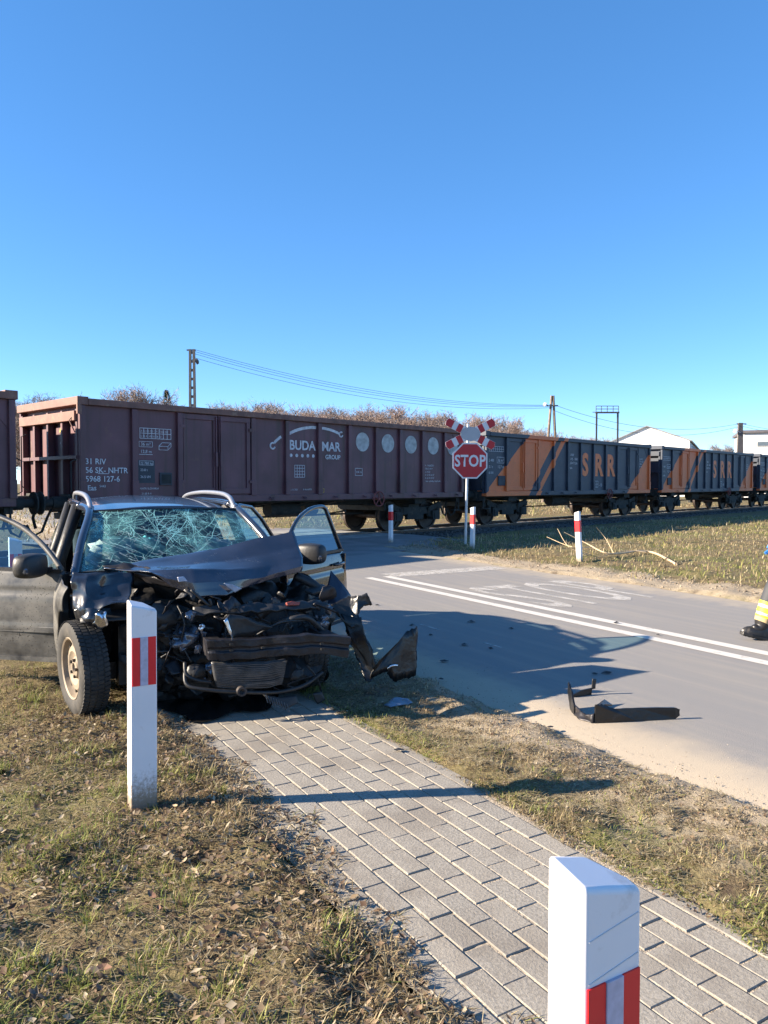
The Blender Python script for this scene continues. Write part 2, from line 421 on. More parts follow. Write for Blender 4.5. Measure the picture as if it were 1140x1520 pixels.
# paved path: every block is a part of the path
m, N, L, oc, b = new_mat('concrete_block')
oi = N.new('ShaderNodeObjectInfo'); gm = N.new('ShaderNodeNewGeometry')
n1 = noise_node(N, L, gm.outputs['Position'], 90, 4, 0.7); n2 = noise_node(N, L, gm.outputs['Position'], 2.2, 5)
c = mixc(N, L, ramp(N, L, n1, 0.3, 0.7), (0.195, 0.178, 0.15), (0.34, 0.312, 0.268))
c = mixc(N, L, mth(N, L, 'MULTIPLY', oi.outputs['Random'], 0.5), c, (0.31, 0.275, 0.225))
c = mixc(N, L, mth(N, L, 'MULTIPLY', ramp(N, L, n2, 0.45, 0.66), 0.6), c, (0.18, 0.157, 0.13))
L.new(c, b.inputs['Base Color']); b.inputs['Roughness'].default_value = 0.9; b.inputs['Specular IOR Level'].default_value = 0.25
add_bump(N, L, b, n1, 0.7, 0.004)
BLOCK = m
JOINT = M('joint_sand', (0.33, 0.275, 0.205), 0.95, var=0.5, vs=70, bump=0.8, bs=150)
g = MB(); g.grid(lambda a, c: (V_PL + (V_PR - V_PL) * a, -1 + 14 * c, -0.0042 + (vnoise([a * 40], [c * 260], 1, 4)[0] - 0.5) * 0.004 + 0.008 * (vnoise([V_PL + (V_PR - V_PL) * a], [-1 + 14 * c], 0.9, 6)[0] - 0.5)), 60, 240)
path = g.build('path', JOINT, None, smooth='all', kind='structure'); path.rotation_euler.z = RA
bm_ = bmesh.new(); bmesh.ops.create_cube(bm_, size=1.0)
bmesh.ops.scale(bm_, vec=(0.0955, 0.1975, 0.06), verts=bm_.verts)
bmesh.ops.translate(bm_, vec=(0, 0, -0.03), verts=bm_.verts)
bmesh.ops.bevel(bm_, geom=[e for e in bm_.edges if all(vv.co.z > -0.01 for vv in e.verts)], offset=0.003, segments=1, affect='EDGES')
bme = bpy.data.meshes.new('block'); bm_.to_mesh(bme); bm_.free(); bme.materials.append(BLOCK)
def in_view(p, mx=60):
    if p.y < 0.15: return False
    x = 570 + p.x / p.y * FPX; y = HOR + (CAMH - p.z) / p.y * FPX
    return -mx < x < 1140 + mx and -mx < y < 1520 + mx
blocks = []
rest = MB()
vi = 0; vv = V_PR - 0.085 - 0.052
while vv > V_PL + 0.03:
    for k in range(-4, 66):
        uu = k * 0.203 + (0.1015 if vi % 2 else 0) + rng.uniform(-0.003, 0.003)
        X = Matrix.Translation((vv + rng.uniform(-0.0025, 0.0025), uu, rng.uniform(-0.002, 0.002) + 0.008 * (vnoise([vv], [uu], 0.9, 6)[0] - 0.5))) @ Matrix.Rotation(rng.gauss(0, 0.008), 4, 'Z') @ Matrix.Rotation(rng.gauss(0, 0.004), 4, 'X') @ Matrix.Rotation(rng.gauss(0, 0.004), 4, 'Y')
        w_ = RV(vv, uu)
        blocks.append((0 if in_view(w_) and vv > 1.26 else 1, w_.length, X))
    vi += 1; vv -= 0.104
blocks.sort(key=lambda q: (q[0], q[1]))
for i, (f, d, X) in enumerate(blocks):
    if f == 0 and i < 298: child('paving_block', bme, path, X)
    else:
        rest.add([vx.co for vx in bme.vertices], [tuple(p.vertices) for p in bme.polygons], X)
rest.build('paving_blocks', BLOCK, path, kind='stuff')
k = MB()
k.box((0, 0, -0.06), (0.078, 0.99, 0.12)); em = k.build('edging_stone', BLOCK, path, bevel=0.006)
em.location = (V_PR - 0.04, 0.5, -0.002)
for i in range(-1, 13):
    if i == 0: continue
    e = em.copy(); col.objects.link(e); e.parent = path; e.location = (V_PR - 0.04 + rng.uniform(-.004, .004), 0.5 + i, -0.002 + rng.uniform(-.004, .004)); e.rotation_euler.z = rng.gauss(0, 0.004)

# wet oil under the wreck
m, N, L, oc, b = new_mat('spilled_oil')
n1 = noise_node(N, L, oc, 5, 4)
b.inputs['Base Color'].default_value = (0.012, 0.011, 0.011, 1); b.inputs['Roughness'].default_value = 0.25
k = MB(); cx, cy = toRV(G(330, 1062))
ring = []
for i in range(48):
    a = 2 * math.pi * i / 48; r = 1 + 0.55 * noise.noise(Vector((math.cos(a) * 1.6, math.sin(a) * 1.6, 4)))
    ring.append((cx + 0.40 * r * math.cos(a), cy + 0.40 + 0.62 * r * math.sin(a), 0.0125))
k.v = [(cx, cy + 0.40, 0.0125)] + ring; k.f = [(0, 1 + i, 1 + (i + 1) % 48) for i in range(48)]
oil = k.build('oil_puddle', m); oil.rotation_euler.z = RA
tag(oil, 'black oil spilled on the paving under the wrecked car', 'oil', kind='stuff')

# ------------------------------------------------ grass, clippings, dirt
GRASS = col_mat('grass_blades', 0.7, 0.3)
def sample(n, v0, v1, u0, u1, keep, far=False):
    vv = nr.uniform(v0, v1, n); uu = nr.uniform(u0, u1, n)
    X = CA * vv - SA * uu; Y = SA * vv + CA * uu
    px = 570 + X / np.maximum(Y, 0.1) * FPX; py = HOR + CAMH / np.maximum(Y, 0.1) * FPX
    ok = (Y > 0.3) & (px > -160) & (px < 1300) & (py < 1680) & keep(vv, uu)
    return vv[ok], uu[ok]
def blades(name, vv, uu, h, wd, lean, pal, wts, droop=0.5, zoff=0.0, parent=None):
    n = len(vv); z = gheight(vv, uu) + zoff
    inp = (vv > V_PL + 0.02) & (vv < V_PR) ; z = np.where(inp, 0.004, z)
    ird = (vv > V_R0 + 0.08) & (vv < V_R1 - 0.08); z = np.where(ird, 0.003, z)
    a = nr.uniform(0, 2 * np.pi, n); hh = h(n, vv, uu) if callable(h) else nr.uniform(*h, n)
    ll = np.abs(nr.normal(lean[0], lean[1], n)).clip(0.03, 1.55)
    dx, dy = np.cos(a), np.sin(a); sxx, syy = -dy, dx
    w = nr.uniform(*wd, n)
    base = np.stack([vv, uu, z - 0.004], 1); side = np.stack([sxx, syy, np.zeros(n)], 1) * w[:, None] * 0.5
    def pt(t, bend):
        la = ll + bend
        return base + np.stack([dx * np.sin(la), dy * np.sin(la), np.cos(la)], 1) * (hh * t)[:, None]
    dr = droop * nr.uniform(0, 1, n)
    p1 = pt(0.5, 0); p2 = p1 + np.stack([dx * np.sin(np.minimum(ll + dr, 1.75)), dy * np.sin(np.minimum(ll + dr, 1.75)), np.cos(np.minimum(ll + dr, 1.75))], 1) * (hh * 0.5)[:, None]
    p2[:, 2] = np.maximum(p2[:, 2], base[:, 2] + 0.004)
    V = np.stack([base - side, base + side, p1 + side * 0.8, p1 - side * 0.8, p2], 1).reshape(-1, 3)
    o = (np.arange(n) * 5)[:, None]
    T = np.concatenate([o + np.array([[0, 1, 2]]), o + np.array([[0, 2, 3]]), o + np.array([[3, 2, 4]])], 1).reshape(-1, 3)
    pal = np.array(pal); wts = np.asarray(wts(vv, uu) if callable(wts) else np.tile(wts, (n, 1)), float)
    cum = np.cumsum(wts / wts.sum(1, keepdims=True), 1)
    pick = (nr.random(n)[:, None] > cum).sum(1).clip(0, len(pal) - 1)
    cc = pal[pick] * nr.uniform(0.7, 1.25, n)[:, None]
    Cc = np.repeat(cc, 5, 0)
    ob = colour_mesh(name, V, T, Cc, GRASS, parent)
    ob.rotation_euler.z = RA
    return ob
PAL = [(0.37, 0.295, 0.16), (0.27, 0.20, 0.115), (0.17, 0.125, 0.075), (0.145, 0.185, 0.04), (0.285, 0.29, 0.085), (0.46, 0.39, 0.25)]
def wt_mix(vv, uu):
    gn = vnoise(vv, uu, 1.6, 21) * 0.6 + vnoise(vv, uu, 6, 22) * 0.4
    gr = np.clip((gn - 0.42) * 8.0, 0.04, 1.6)
    edge = 1 - smooth(0.55, 1.0, vv) * (vv < 1.6)
    gr = gr * np.where(vv < 1.7, edge, 0.5 * smooth(2.9, 2.6, vv) + 0.12)
    o = np.ones_like(gr)
    return np.stack([o * 0.3, o * 0.3, o * 0.22, gr * 1.6, gr * 2.0, o * 0.10], 1)
edge_l = lambda vv, uu: 1.36 + 0.20 * (vnoise(vv * 0, uu, 1.7, 41) - 0.45) + 0.18 * (vnoise(vv, uu, 8, 42) - 0.5)
kp_left = lambda vv, uu: (vv < edge_l(vv, uu)) & (nr.random(len(vv)) < np.clip((0.25 + 1.5 * vnoise(vv, uu, 7, 43)) * smooth(.22, .42, vnoise(vv, uu, 3.2, 68)) + .08, 0, 1) * (1 - 0.8 * smooth(1.25, 1.5, vv)))
LIT = [(0.32, 0.235, 0.145), (0.20, 0.135, 0.085), (0.12, 0.075, 0.05), (0.38, 0.32, 0.23), (0.24, 0.19, 0.145), (0.15, 0.11, 0.08)]
def litter(n, v0, v1, u0, u1, size, keep, label):
    vv, uu = sample(n, v0, v1, u0, u1, keep); n = len(vv); z = gheight(vv, uu); z = np.where((vv > V_PL + .02) & (vv < V_PR), 0.003, z)
    s = nr.uniform(*size, n); asp = nr.uniform(0.25, 0.7, n); curl = nr.uniform(0.1, 0.9, n)
    T0 = np.array([(-1, 0, .4), (0, 1, .5), (1, 0, .4), (0, -1, .5), (0, 0, 0)], float)[None] * np.stack([s, s * asp, s * curl], 1)[:, None]
    a, tx, ty = nr.uniform(0, 6.28, n), nr.normal(0, .45, n), nr.normal(0, .45, n)
    x, y, zz = T0[..., 0], T0[..., 1], T0[..., 2]
    y, zz = y * np.cos(tx)[:, None] - zz * np.sin(tx)[:, None], y * np.sin(tx)[:, None] + zz * np.cos(tx)[:, None]
    x, zz = x * np.cos(ty)[:, None] + zz * np.sin(ty)[:, None], -x * np.sin(ty)[:, None] + zz * np.cos(ty)[:, None]
    x, y = x * np.cos(a)[:, None] - y * np.sin(a)[:, None], x * np.sin(a)[:, None] + y * np.cos(a)[:, None]
    V = np.stack([x + vv[:, None], y + uu[:, None], zz + (z + s * .5 + nr.uniform(0, .02, n) * (vv < 1.2))[:, None]], 2).reshape(-1, 3)
    F = np.array([(0, 4, 1), (1, 4, 2), (2, 4, 3), (3, 4, 0)]); T = ((np.arange(n) * 5)[:, None, None] + F[None]).reshape(-1, 3)
    cc = np.array(LIT)[nr.integers(0, len(LIT), n)] * nr.uniform(.6, 1.3, n)[:, None]
    o = colour_mesh('leaf_litter', V, T, np.repeat(cc, 5, 0), GRASS); o.rotation_euler.z = RA
    return tag(o, label, 'leaf litter', kind='stuff')
def hgt(lo, hi):
    def f(n, vv, uu):
        k = 0.45 + 1.5 * vnoise(vv, uu, 5.5, 44) ** 2
        return nr.uniform(lo, hi, n) * k
    return f
vv, uu = sample(300000, -4.2, 1.6, 0.5, 8.0, kp_left)
near = (CA * vv - SA * uu) ** 2 + (SA * vv + CA * uu) ** 2
keep = nr.random(len(vv)) < np.clip(15 / near, 0.2, 0.8); vv, uu = vv[keep], uu[keep]
go = blades('grass', vv, uu, hgt(0.018, 0.06), (0.0025, 0.006), (0.85, 0.5), PAL, wt_mix, 0.9)
tag(go, 'short mown grass, half dry and half green, beside the paved path', 'grass', kind='stuff')
# cut, dead stalks lying flat
kp2 = lambda vv, uu: (vv < edge_l(vv, uu) + 0.05) & (nr.random(len(vv)) < np.clip(0.25 + 1.2 * vnoise(vv, uu, 5, 45) + 0.6 * smooth(0.5, 1.0, vv), 0, 1))
vv, uu = sample(130000, -3.5, 1.75, 0.5, 7.0, kp2)
go = blades('dry_clippings', vv, uu, (0.025, 0.075), (0.002, 0.005), (1.42, 0.12), PAL, np.array([0.3, 0.3, 0.3, 0.02, 0.02, 0.22]), 0.2, 0.012)
tag(go, 'dead straw clippings matted over the grass beside the path', 'straw', kind='stuff')
litter(44000, -3.2, 1.7, 0.6, 6.0, (0.005, 0.021), lambda a, c: (a < edge_l(a, c) + 0.04) & (nr.random(len(a)) < np.clip(2.2 * (vnoise(a, c, 3, 61) - .3) + .7 * smooth(.6, 1.1, a), .05, 1)), 'brown leaf fragments matted into the grass beside the path')
litter(12000, 2.35, 3.3, 0.2, 7.0, (0.004, 0.013), lambda a, c: nr.random(len(a)) < np.clip(1.6 * vnoise(a, c, 4, 62) - .3, .05, 1), 'leaf fragments in the strip between path and road')
# verge between path and road
kp3 = lambda vv, uu: (vv > V_PR - 0.06 + 0.12 * (vnoise(vv, uu, 3, 46) - 0.4)) & (vv < 3.36 + 0.2 * (vnoise(vv, uu, 3, 47) - 0.5)) & (nr.random(len(vv)) < np.clip(1.5 * vnoise(vv, uu, 4, 48) * smooth(3.35, 2.65, vv) * 0.75 + 0.06, 0, 1))
vv, uu = sample(170000, 2.3, 3.5, 0.2, 9.5, kp3)
go = blades('verge_grass', vv, uu, hgt(0.012, 0.045), (0.0022, 0.005), (1.05, 0.5), PAL, wt_mix, 0.9)
tag(go, 'thin dry grass on the strip between paved path and road', 'grass', kind='stuff')
kp3b = lambda vv, uu: (vv > V_PR - 0.10 + 0.14 * vnoise(vv, uu, 4, 66)) & (nr.random(len(vv)) < np.clip(1.7 * vnoise(vv, uu, 3.5, 67) - 0.15 - 0.5 * smooth(2.9, 3.3, vv), 0.06, 1))
vv, uu = sample(90000, 2.3, 3.4, 0.2, 9.0, kp3b)
go = blades('verge_straw', vv, uu, (0.015, 0.06), (0.0018, 0.0045), (1.45, 0.1), PAL, np.array([0.4, 0.25, 0.15, 0.01, 0.04, 0.4]), 0.2, 0.006)
tag(go, 'flattened dry straw on the sandy strip between path and road', 'straw', kind='stuff')
# tufts standing out of the turf
cn = 520; cv_, cu_ = sample(cn, -3.0, 1.25, 0.9, 6.0, lambda a, c: nr.random(len(a)) < np.clip(vnoise(a, c, 1.6, 21) * 1.6 - .25, .05, 1))
rep = nr.integers(30, 110, len(cv_)); sig = np.repeat(nr.uniform(.012, .045, len(cv_)), rep)
vv = np.repeat(cv_, rep) + nr.normal(0, 1, rep.sum()) * sig; uu = np.repeat(cu_, rep) + nr.normal(0, 1, rep.sum()) * sig
go = blades('grass_tufts', vv, uu, (0.03, 0.085), (0.0022, 0.005), (0.55, 0.35), PAL, np.array([0.25, 0.15, 0.03, 0.5, 0.75, 0.15]), 0.9)
tag(go, 'scattered green-yellow tufts rising from the short turf', 'grass', kind='stuff')
# across the road
TD = lambda vv, uu: track_dist(vv, uu)
kp4 = lambda vv, uu: (vv > 10.0 + 1.0 * (vnoise(vv, uu, 1.2, 49) - 0.3)) & (TD(vv, uu) < -3.0 - 1.2 * vnoise(vv, uu, 0.8, 50))
vv, uu = sample(260000, 9.6, 48, -12, 22, kp4)
def wt_far(vv, uu):
    gn = vnoise(vv, uu, 0.5, 51) * 0.6 + vnoise(vv, uu, 2, 52) * 0.4; gr = np.clip((gn - 0.45) * 3, 0.02, 0.8); o = np.ones_like(gr)
    return np.stack([o * 0.4, o * 0.28, o * 0.1, gr * 0.35, gr * 0.6, o * 0.2], 1)
go = blades('meadow_grass', vv, uu, hgt(0.05, 0.13), (0.008, 0.02), (0.8, 0.45), PAL, wt_far, 0.9)
tag(go, 'straw-coloured grass field across the road by the railway', 'grass', kind='stuff')
# beyond the track and behind the car
kp5 = lambda vv, uu: (TD(vv, uu) > 3.2)
vv, uu = sample(60000, -25, 50, 18, 60, kp5)
go = blades('field_grass', vv, uu, hgt(0.1, 0.25), (0.02, 0.05), (0.8, 0.4), PAL, np.array([0.5, 0.3, 0.1, 0.02, 0.1, 0.3]), 0.8)
tag(go, 'pale dry field grass seen beneath the wagons', 'grass', kind='stuff')
kp6 = lambda vv, uu: (vv < 0.9) & (TD(vv, uu) < -3.0)
vv, uu = sample(40000, -8, 0.9, 7.5, 18, kp6)
go = blades('roadside_grass', vv, uu, hgt(0.04, 0.1), (0.006, 0.014), (0.8, 0.4), PAL, np.array([0.4, 0.3, 0.1, 0.08, 0.15, 0.2]), 0.8)
tag(go, 'patchy dry grass behind the wrecked car before the track', 'grass', kind='stuff')

def clods(name, n, v0, v1, u0, u1, size, pal, keep, label, cat):
    vv, uu = sample(n, v0, v1, u0, u1, keep); n = len(vv)
    z = gheight(vv, uu); z = np.where((vv > V_R0 + 0.08) & (vv < V_R1 - 0.08), 0.0, z)
    z = np.where((vv > V_PL) & (vv < V_PR), 0.0, z)
    oct_ = np.array([(1, 0, 0), (0, 1, 0), (-1, 0, 0), (0, -1, 0), (0, 0, 0.8), (0, 0, -0.6)], float)
    s = size[0] + (size[1] - size[0]) * nr.random(n) ** 2.5
    V = oct_[None] * (s[:, None, None] * nr.uniform(0.6, 1.3, (n, 6, 1)))
    a = nr.uniform(0, 6.28, n); ca, sa = np.cos(a), np.sin(a)
    x = V[:, :, 0] * ca[:, None] - V[:, :, 1] * sa[:, None]; y = V[:, :, 0] * sa[:, None] + V[:, :, 1] * ca[:, None]
    V = np.stack([x + vv[:, None], y + uu[:, None], V[:, :, 2] + (z + s * 0.25)[:, None]], 2).reshape(-1, 3)
    F = np.array([(0, 1, 4), (1, 2, 4), (2, 3, 4), (3, 0, 4), (1, 0, 5), (2, 1, 5), (3, 2, 5), (0, 3, 5)])
    T = ((np.arange(n) * 6)[:, None, None] + F[None]).reshape(-1, 3)
    cc = np.array(pal)[nr.integers(0, len(pal), n)] * nr.uniform(0.75, 1.2, n)[:, None]
    o = colour_mesh(name, V, T, np.repeat(cc, 6, 0), CLOD); o.rotation_euler.z = RA
    return tag(o, label, cat, kind='stuff')
CLOD = col_mat('loose_soil', 0.95, 0)
EARTH = [(0.33, 0.265, 0.19), (0.25, 0.195, 0.14), (0.40, 0.33, 0.245), (0.18, 0.14, 0.10)]
clods('dirt_crumbs', 60000, 2.6, 3.6, 0.2, 9.5, (0.001, 0.0065), EARTH, lambda a, c: nr.random(len(a)) < np.exp(-((a - 3.12) / 0.22) ** 2), 'crumbled soil swept along the near road edge beside the verge', 'soil')
clods('roadside_dirt', 16000, 9.2, 10.8, -6, 16, (0.004, 0.02), EARTH, lambda a, c: nr.random(len(a)) < np.exp(-((a - 10.0) / 0.4) ** 2), 'broken earth along the far road edge below the grass field', 'soil')
clods('grit', 5000, 3.4, 4.3, 0.5, 9, (0.001, 0.004), EARTH, lambda a, c: nr.random(len(a)) < np.exp(-((a - 3.4) / 0.4) ** 2), 'fine sandy grit drifted on the asphalt edge', 'grit')
# ---------------------------------------------------------------- railway
TD2 = Vector((math.cos(TRK_A), math.sin(TRK_A), 0)); TN = Vector((-math.sin(TRK_A), math.cos(TRK_A), 0))
RAILZ = 0.08
def TP(s, n=0.0, z=0.0): return Vector((TRK_P.x, TRK_P.y, 0)) + TD2 * s + TN * n + Vector((0, 0, z))
BALL = M('ballast_stone', (0.10, 0.092, 0.086), 0.95, var=0.5, vs=22, bump=1.0, bs=35, det=6)
RUST = M('rail_steel', (0.10, 0.06, 0.04), 0.6, var=0.3, vs=9, metal=0.3)
RAILTOP = M('rail_head', (0.35, 0.33, 0.31), 0.25, metal=0.9, var=0.1)
SLEEP = M('sleeper_wood', (0.07, 0.055, 0.045), 0.9, var=0.35, vs=9, bump=0.5)
track = bpy.data.objects.new('track', None); col.objects.link(track); track['kind'] = 'structure'
track.location = TP(0); track.rotation_euler.z = TRK_A
k = MB()
def bed(u, v):
    s = -45 + 190 * u; a = v * 2 - 1; y = a * 3.3
    z = -0.06 - 0.34 * max(0, (abs(y) - 1.7) / 1.6) ** 1.3 + 0.05 * noise.noise(Vector((s * 2.2, y * 2.2, 0))) + 0.025 * noise.noise(Vector((s * 7, y * 7, 3)))
    return (s, y, z + (0.04 if s > 14 else 0))
k.grid(bed, 620, 26); k.build('ballast_bed', BALL, track)
for sgn in (-1, 1):
    k = MB(); y = sgn * 0.7525
    k.box((50, y, RAILZ - 0.02), (190, 0.07, 0.036)); k.box((50, y, RAILZ - 0.09), (190, 0.02, 0.11)); k.box((50, y, RAILZ - 0.152), (190, 0.14, 0.016))
    r_ = k.build('rail', RUST, track)
    k = MB(); k.box((50, y, RAILZ + 0.0025), (190, 0.05, 0.005)); k.build('running_surface', RAILTOP, r_)
k = MB(); k.box((0, 0, 0), (0.25, 2.6, 0.18)); s0 = k.build('sleeper', SLEEP, track, bevel=0.01); s0.location = (-30, 0, -0.10)
for i in range(1, 175):
    s_ = s0.copy(); col.objects.link(s_); s_.parent = track; s_.location = (-30 + i * 0.64, rng.uniform(-.03, .03), -0.10 + rng.uniform(-.008, .008)); s_.rotation_euler.z = rng.gauss(0, .01)
# level crossing deck
CONC = M('crossing_concrete', (0.26, 0.25, 0.235), 0.9, var=0.3, vs=3, bump=0.3, bs=40)
cu = toRV(TP(0)); 
for i in range(7):
    s_ = 0.9 + i * 1.21
    for n0, w_ in ((0, 1.34), (-1.42, 1.1), (1.42, 1.1)):
        k = MB(); k.box((s_ + 0.6, n0, RAILZ - 0.085), (1.19, w_, 0.17)); k.build('crossing_slab', CONC, track, bevel=0.012)
for sg in (-1, 1):                                             # asphalt ramps up to the deck
    k = MB()
    k.grid(lambda a, c: (0.6 + 8.9 * a - (0.28 * sg * 0), sg * (1.98 + 3.0 * c), (RAILZ - 0.004) * (1 - c) ** 1.2 + 0.002), 12, 8)
    ob = k.build('crossing_ramp', M('ramp_asphalt', (0.175, 0.165, 0.16), 0.85, var=0.25, vs=1.5, bump=0.4, bs=120), track)
# loose stones of the bed's near shoulder
n = 9000
ss = nr.uniform(9.5, 75, n); yy = -np.abs(nr.uniform(0.9, 3.4, n)); sz = 0.02 + 0.035 * nr.random(n)
oct_ = np.array([(1, 0, 0), (0, 1, 0), (-1, 0, 0), (0, -1, 0), (0, 0, 0.8), (0, 0, -0.6)], float)
V = oct_[None] * (sz[:, None, None] * nr.uniform(0.6, 1.3, (n, 6, 1)))
zb = -0.045 - 0.34 * np.clip((np.abs(yy) - 1.7) / 1.6, 0, 3) ** 1.3 + 0.04
V = V + np.stack([ss, yy, zb], 1)[:, None]
F = np.array([(0, 1, 4), (1, 2, 4), (2, 3, 4), (3, 0, 4), (1, 0, 5), (2, 1, 5), (3, 2, 5), (0, 3, 5)])
T = ((np.arange(n) * 6)[:, None, None] + F[None]).reshape(-1, 3)
cc = np.array([(0.10, 0.09, 0.085), (0.15, 0.135, 0.125), (0.065, 0.06, 0.058)])[nr.integers(0, 3, n)]
colour_mesh('gravel', V.reshape(-1, 3), T, np.repeat(cc, 6, 0), CLOD, track)

# ---------------------------------------------------------------- wagons
WL = 12.8
BROWN = M('wagon_brown', (0.118, 0.046, 0.056), 0.5, var=0.25, vs=1.6, bump=0.35, bs=1.6, dirt=((0.19, 0.105, 0.075), 0.60, 0.80, 2.2, 0.8), streak=((0.075, 0.035, 0.033), 0.52, 0.72))
BROWN_TOP = M('wagon_brown_rim', (0.185, 0.088, 0.066), 0.65, var=0.25, vs=4, bump=0.15, bs=14, dirt=((0.30, 0.20, 0.14), 0.55, 0.75, 5, 0.85))
UNDER = M('underframe_black', (0.024, 0.026, 0.024), 0.8, var=0.4, vs=5, bump=0.3, bs=25, dirt=((0.09, 0.07, 0.055), 0.55, 0.75, 6, 0.9))
WHEELM = M('wheel_steel', (0.06, 0.045, 0.038), 0.6, metal=0.5, var=0.3, vs=8)
WHITE = M('stencil_white', (0.58, 0.58, 0.60), 0.7, var=0.25, vs=14)
CIRC = M('faded_white_disc', (0.42, 0.43, 0.42), 0.7, var=0.3, vs=7)
REDW = M('handwheel_red', (0.20, 0.05, 0.045), 0.6, var=0.2)
DGREY = M('panel_grey', (0.045, 0.05, 0.06), 0.7, var=0.2)
YEL = M('warning_yellow', (0.65, 0.45, 0.06), 0.6)
ORANGE = (0.78, 0.185, 0.05); BLUE = (0.030, 0.040, 0.060)
m, N, L, oc, b = new_mat('wagon_blue_orange')
sx = N.new('ShaderNodeSeparateXYZ'); L.new(oc, sx.inputs[0]); X_, Z_ = sx.outputs[0], sx.outputs[2]
def lin(x0, x1, z0=1.05, z1=3.2):       # signed side of the slanted line from (x0,z0) to (x1,z1); >0 to its right
    kx = (x1 - x0) / (z1 - z0)
    return mth(N, L, 'SUBTRACT', X_, mth(N, L, 'ADD', mth(N, L, 'MULTIPLY', mth(N, L, 'SUBTRACT', Z_, z0), kx), x0))
def right_of(*a): return mth(N, L, 'GREATER_THAN', lin(*a), 0.0)
def left_of(*a): return mth(N, L, 'LESS_THAN', lin(*a), 0.0)
AND = lambda p, q: mth(N, L, 'MULTIPLY', p, q); OR = lambda p, q: mth(N, L, 'MAXIMUM', p, q)
o1 = AND(right_of(-6.5, -3.75), left_of(-3.75, -1.75))
o2 = AND(right_of(-3.28, -1.28), left_of(-2.98, -0.98))
o3 = right_of(4.1, 6.9)
org = OR(OR(o1, o2), o3)
n1 = noise_node(N, L, oc, 2.0, 5); n2 = noise_node(N, L, oc, 14, 5)
c1 = mixc(N, L, n1, tuple(x * 0.7 for x in BLUE), tuple(x * 1.5 for x in BLUE))
c2 = mixc(N, L, n1, tuple(x * 0.75 for x in ORANGE), tuple(x * 1.1 for x in ORANGE))
c = mixc(N, L, org, c1, c2)
c = mixc(N, L, mth(N, L, 'MULTIPLY', ramp(N, L, n2, 0.55, 0.75), 0.4), c, (0.13, 0.09, 0.07))
L.new(c, b.inputs['Base Color']); b.inputs['Roughness'].default_value = 0.55
SRR = m
ORG = M('lettering_orange', ORANGE, 0.55, var=0.15, vs=5)
SIDE = Matrix.Rotation(R(90), 4, 'X')           # text plane -> wagon side facing -y
def sidept(x, z, y=-1.416): return Matrix.Translation((x, y, z)) @ SIDE

def make_bogie_meshes():
    A = MB()                                     # frame + axle boxes + springs
    for sy in (-1, 1):
        A.box((0, sy * 1.0, 0.62), (1.35, 0.10, 0.22)); A.box((0, sy * 1.0, 0.45), (0.75, 0.12, 0.2))
        for sxx in (-1, 1):
            A.bar((sxx * 0.55, sy * 1.0, 0.62), (sxx * 1.25, sy * 1.0, 0.80), 0.10, 0.16)
            A.box((sxx * 0.9, sy * 1.06, 0.46), (0.34, 0.2, 0.28)); A.box((sxx * 0.9, sy * 1.15, 0.46), (0.2, 0.06, 0.2))
            for q in (-0.23, 0.23):
                A.cyl((sxx * 0.9 + q, sy * 1.02, 0.42), (sxx * 0.9 + q, sy * 1.02, 0.70), 0.075, n=10)
    A.box((0, 0, 0.72), (0.5, 2.0, 0.2))
    for sxx in (-1, 1): A.box((sxx * 1.32, 0, 0.72), (0.1, 2.0, 0.14))
    for sxx in (-1, 1):
        for sy in (-1, 1): A.box((sxx * 0.9 - sxx * 0.5, sy * 0.75, 0.45), (0.07, 0.1, 0.35))
    Wm = MB()
    for sy in (-1, 1):
        Xw = Matrix.Translation((0, sy * 0.72, 0)) @ Matrix.Rotation(R(90) * -sy, 4, 'X')
        Wm.lathe([(0.07, 0.10), (0.12, 0.10), (0.14, 0.03), (0.38, 0.02), (0.40, 0.065), (0.455, 0.065), (0.465, -0.04), (0.49, -0.045), (0.49, -0.07), (0.40, -0.07), (0.38, -0.02), (0.1, -0.04), (0.07, -0.04)], Xw, 28)
    Wm.cyl((0, -1.05, 0), (0, 1.05, 0), 0.075, n=12)
    return A, Wm
def frame_mesh(name, mb):
    o = mb.build(name, None); me = o.data; bpy.data.objects.remove(o); return me
_A, _W = make_bogie_meshes()
BOG = frame_mesh('bogie', _A); BOG.materials.append(UNDER)
WHL = frame_mesh('wheelset', _W); WHL.materials.append(WHEELM)
for p in WHL.polygons: p.use_smooth = True
WHL.set_sharp_from_angle(angle=R(40))

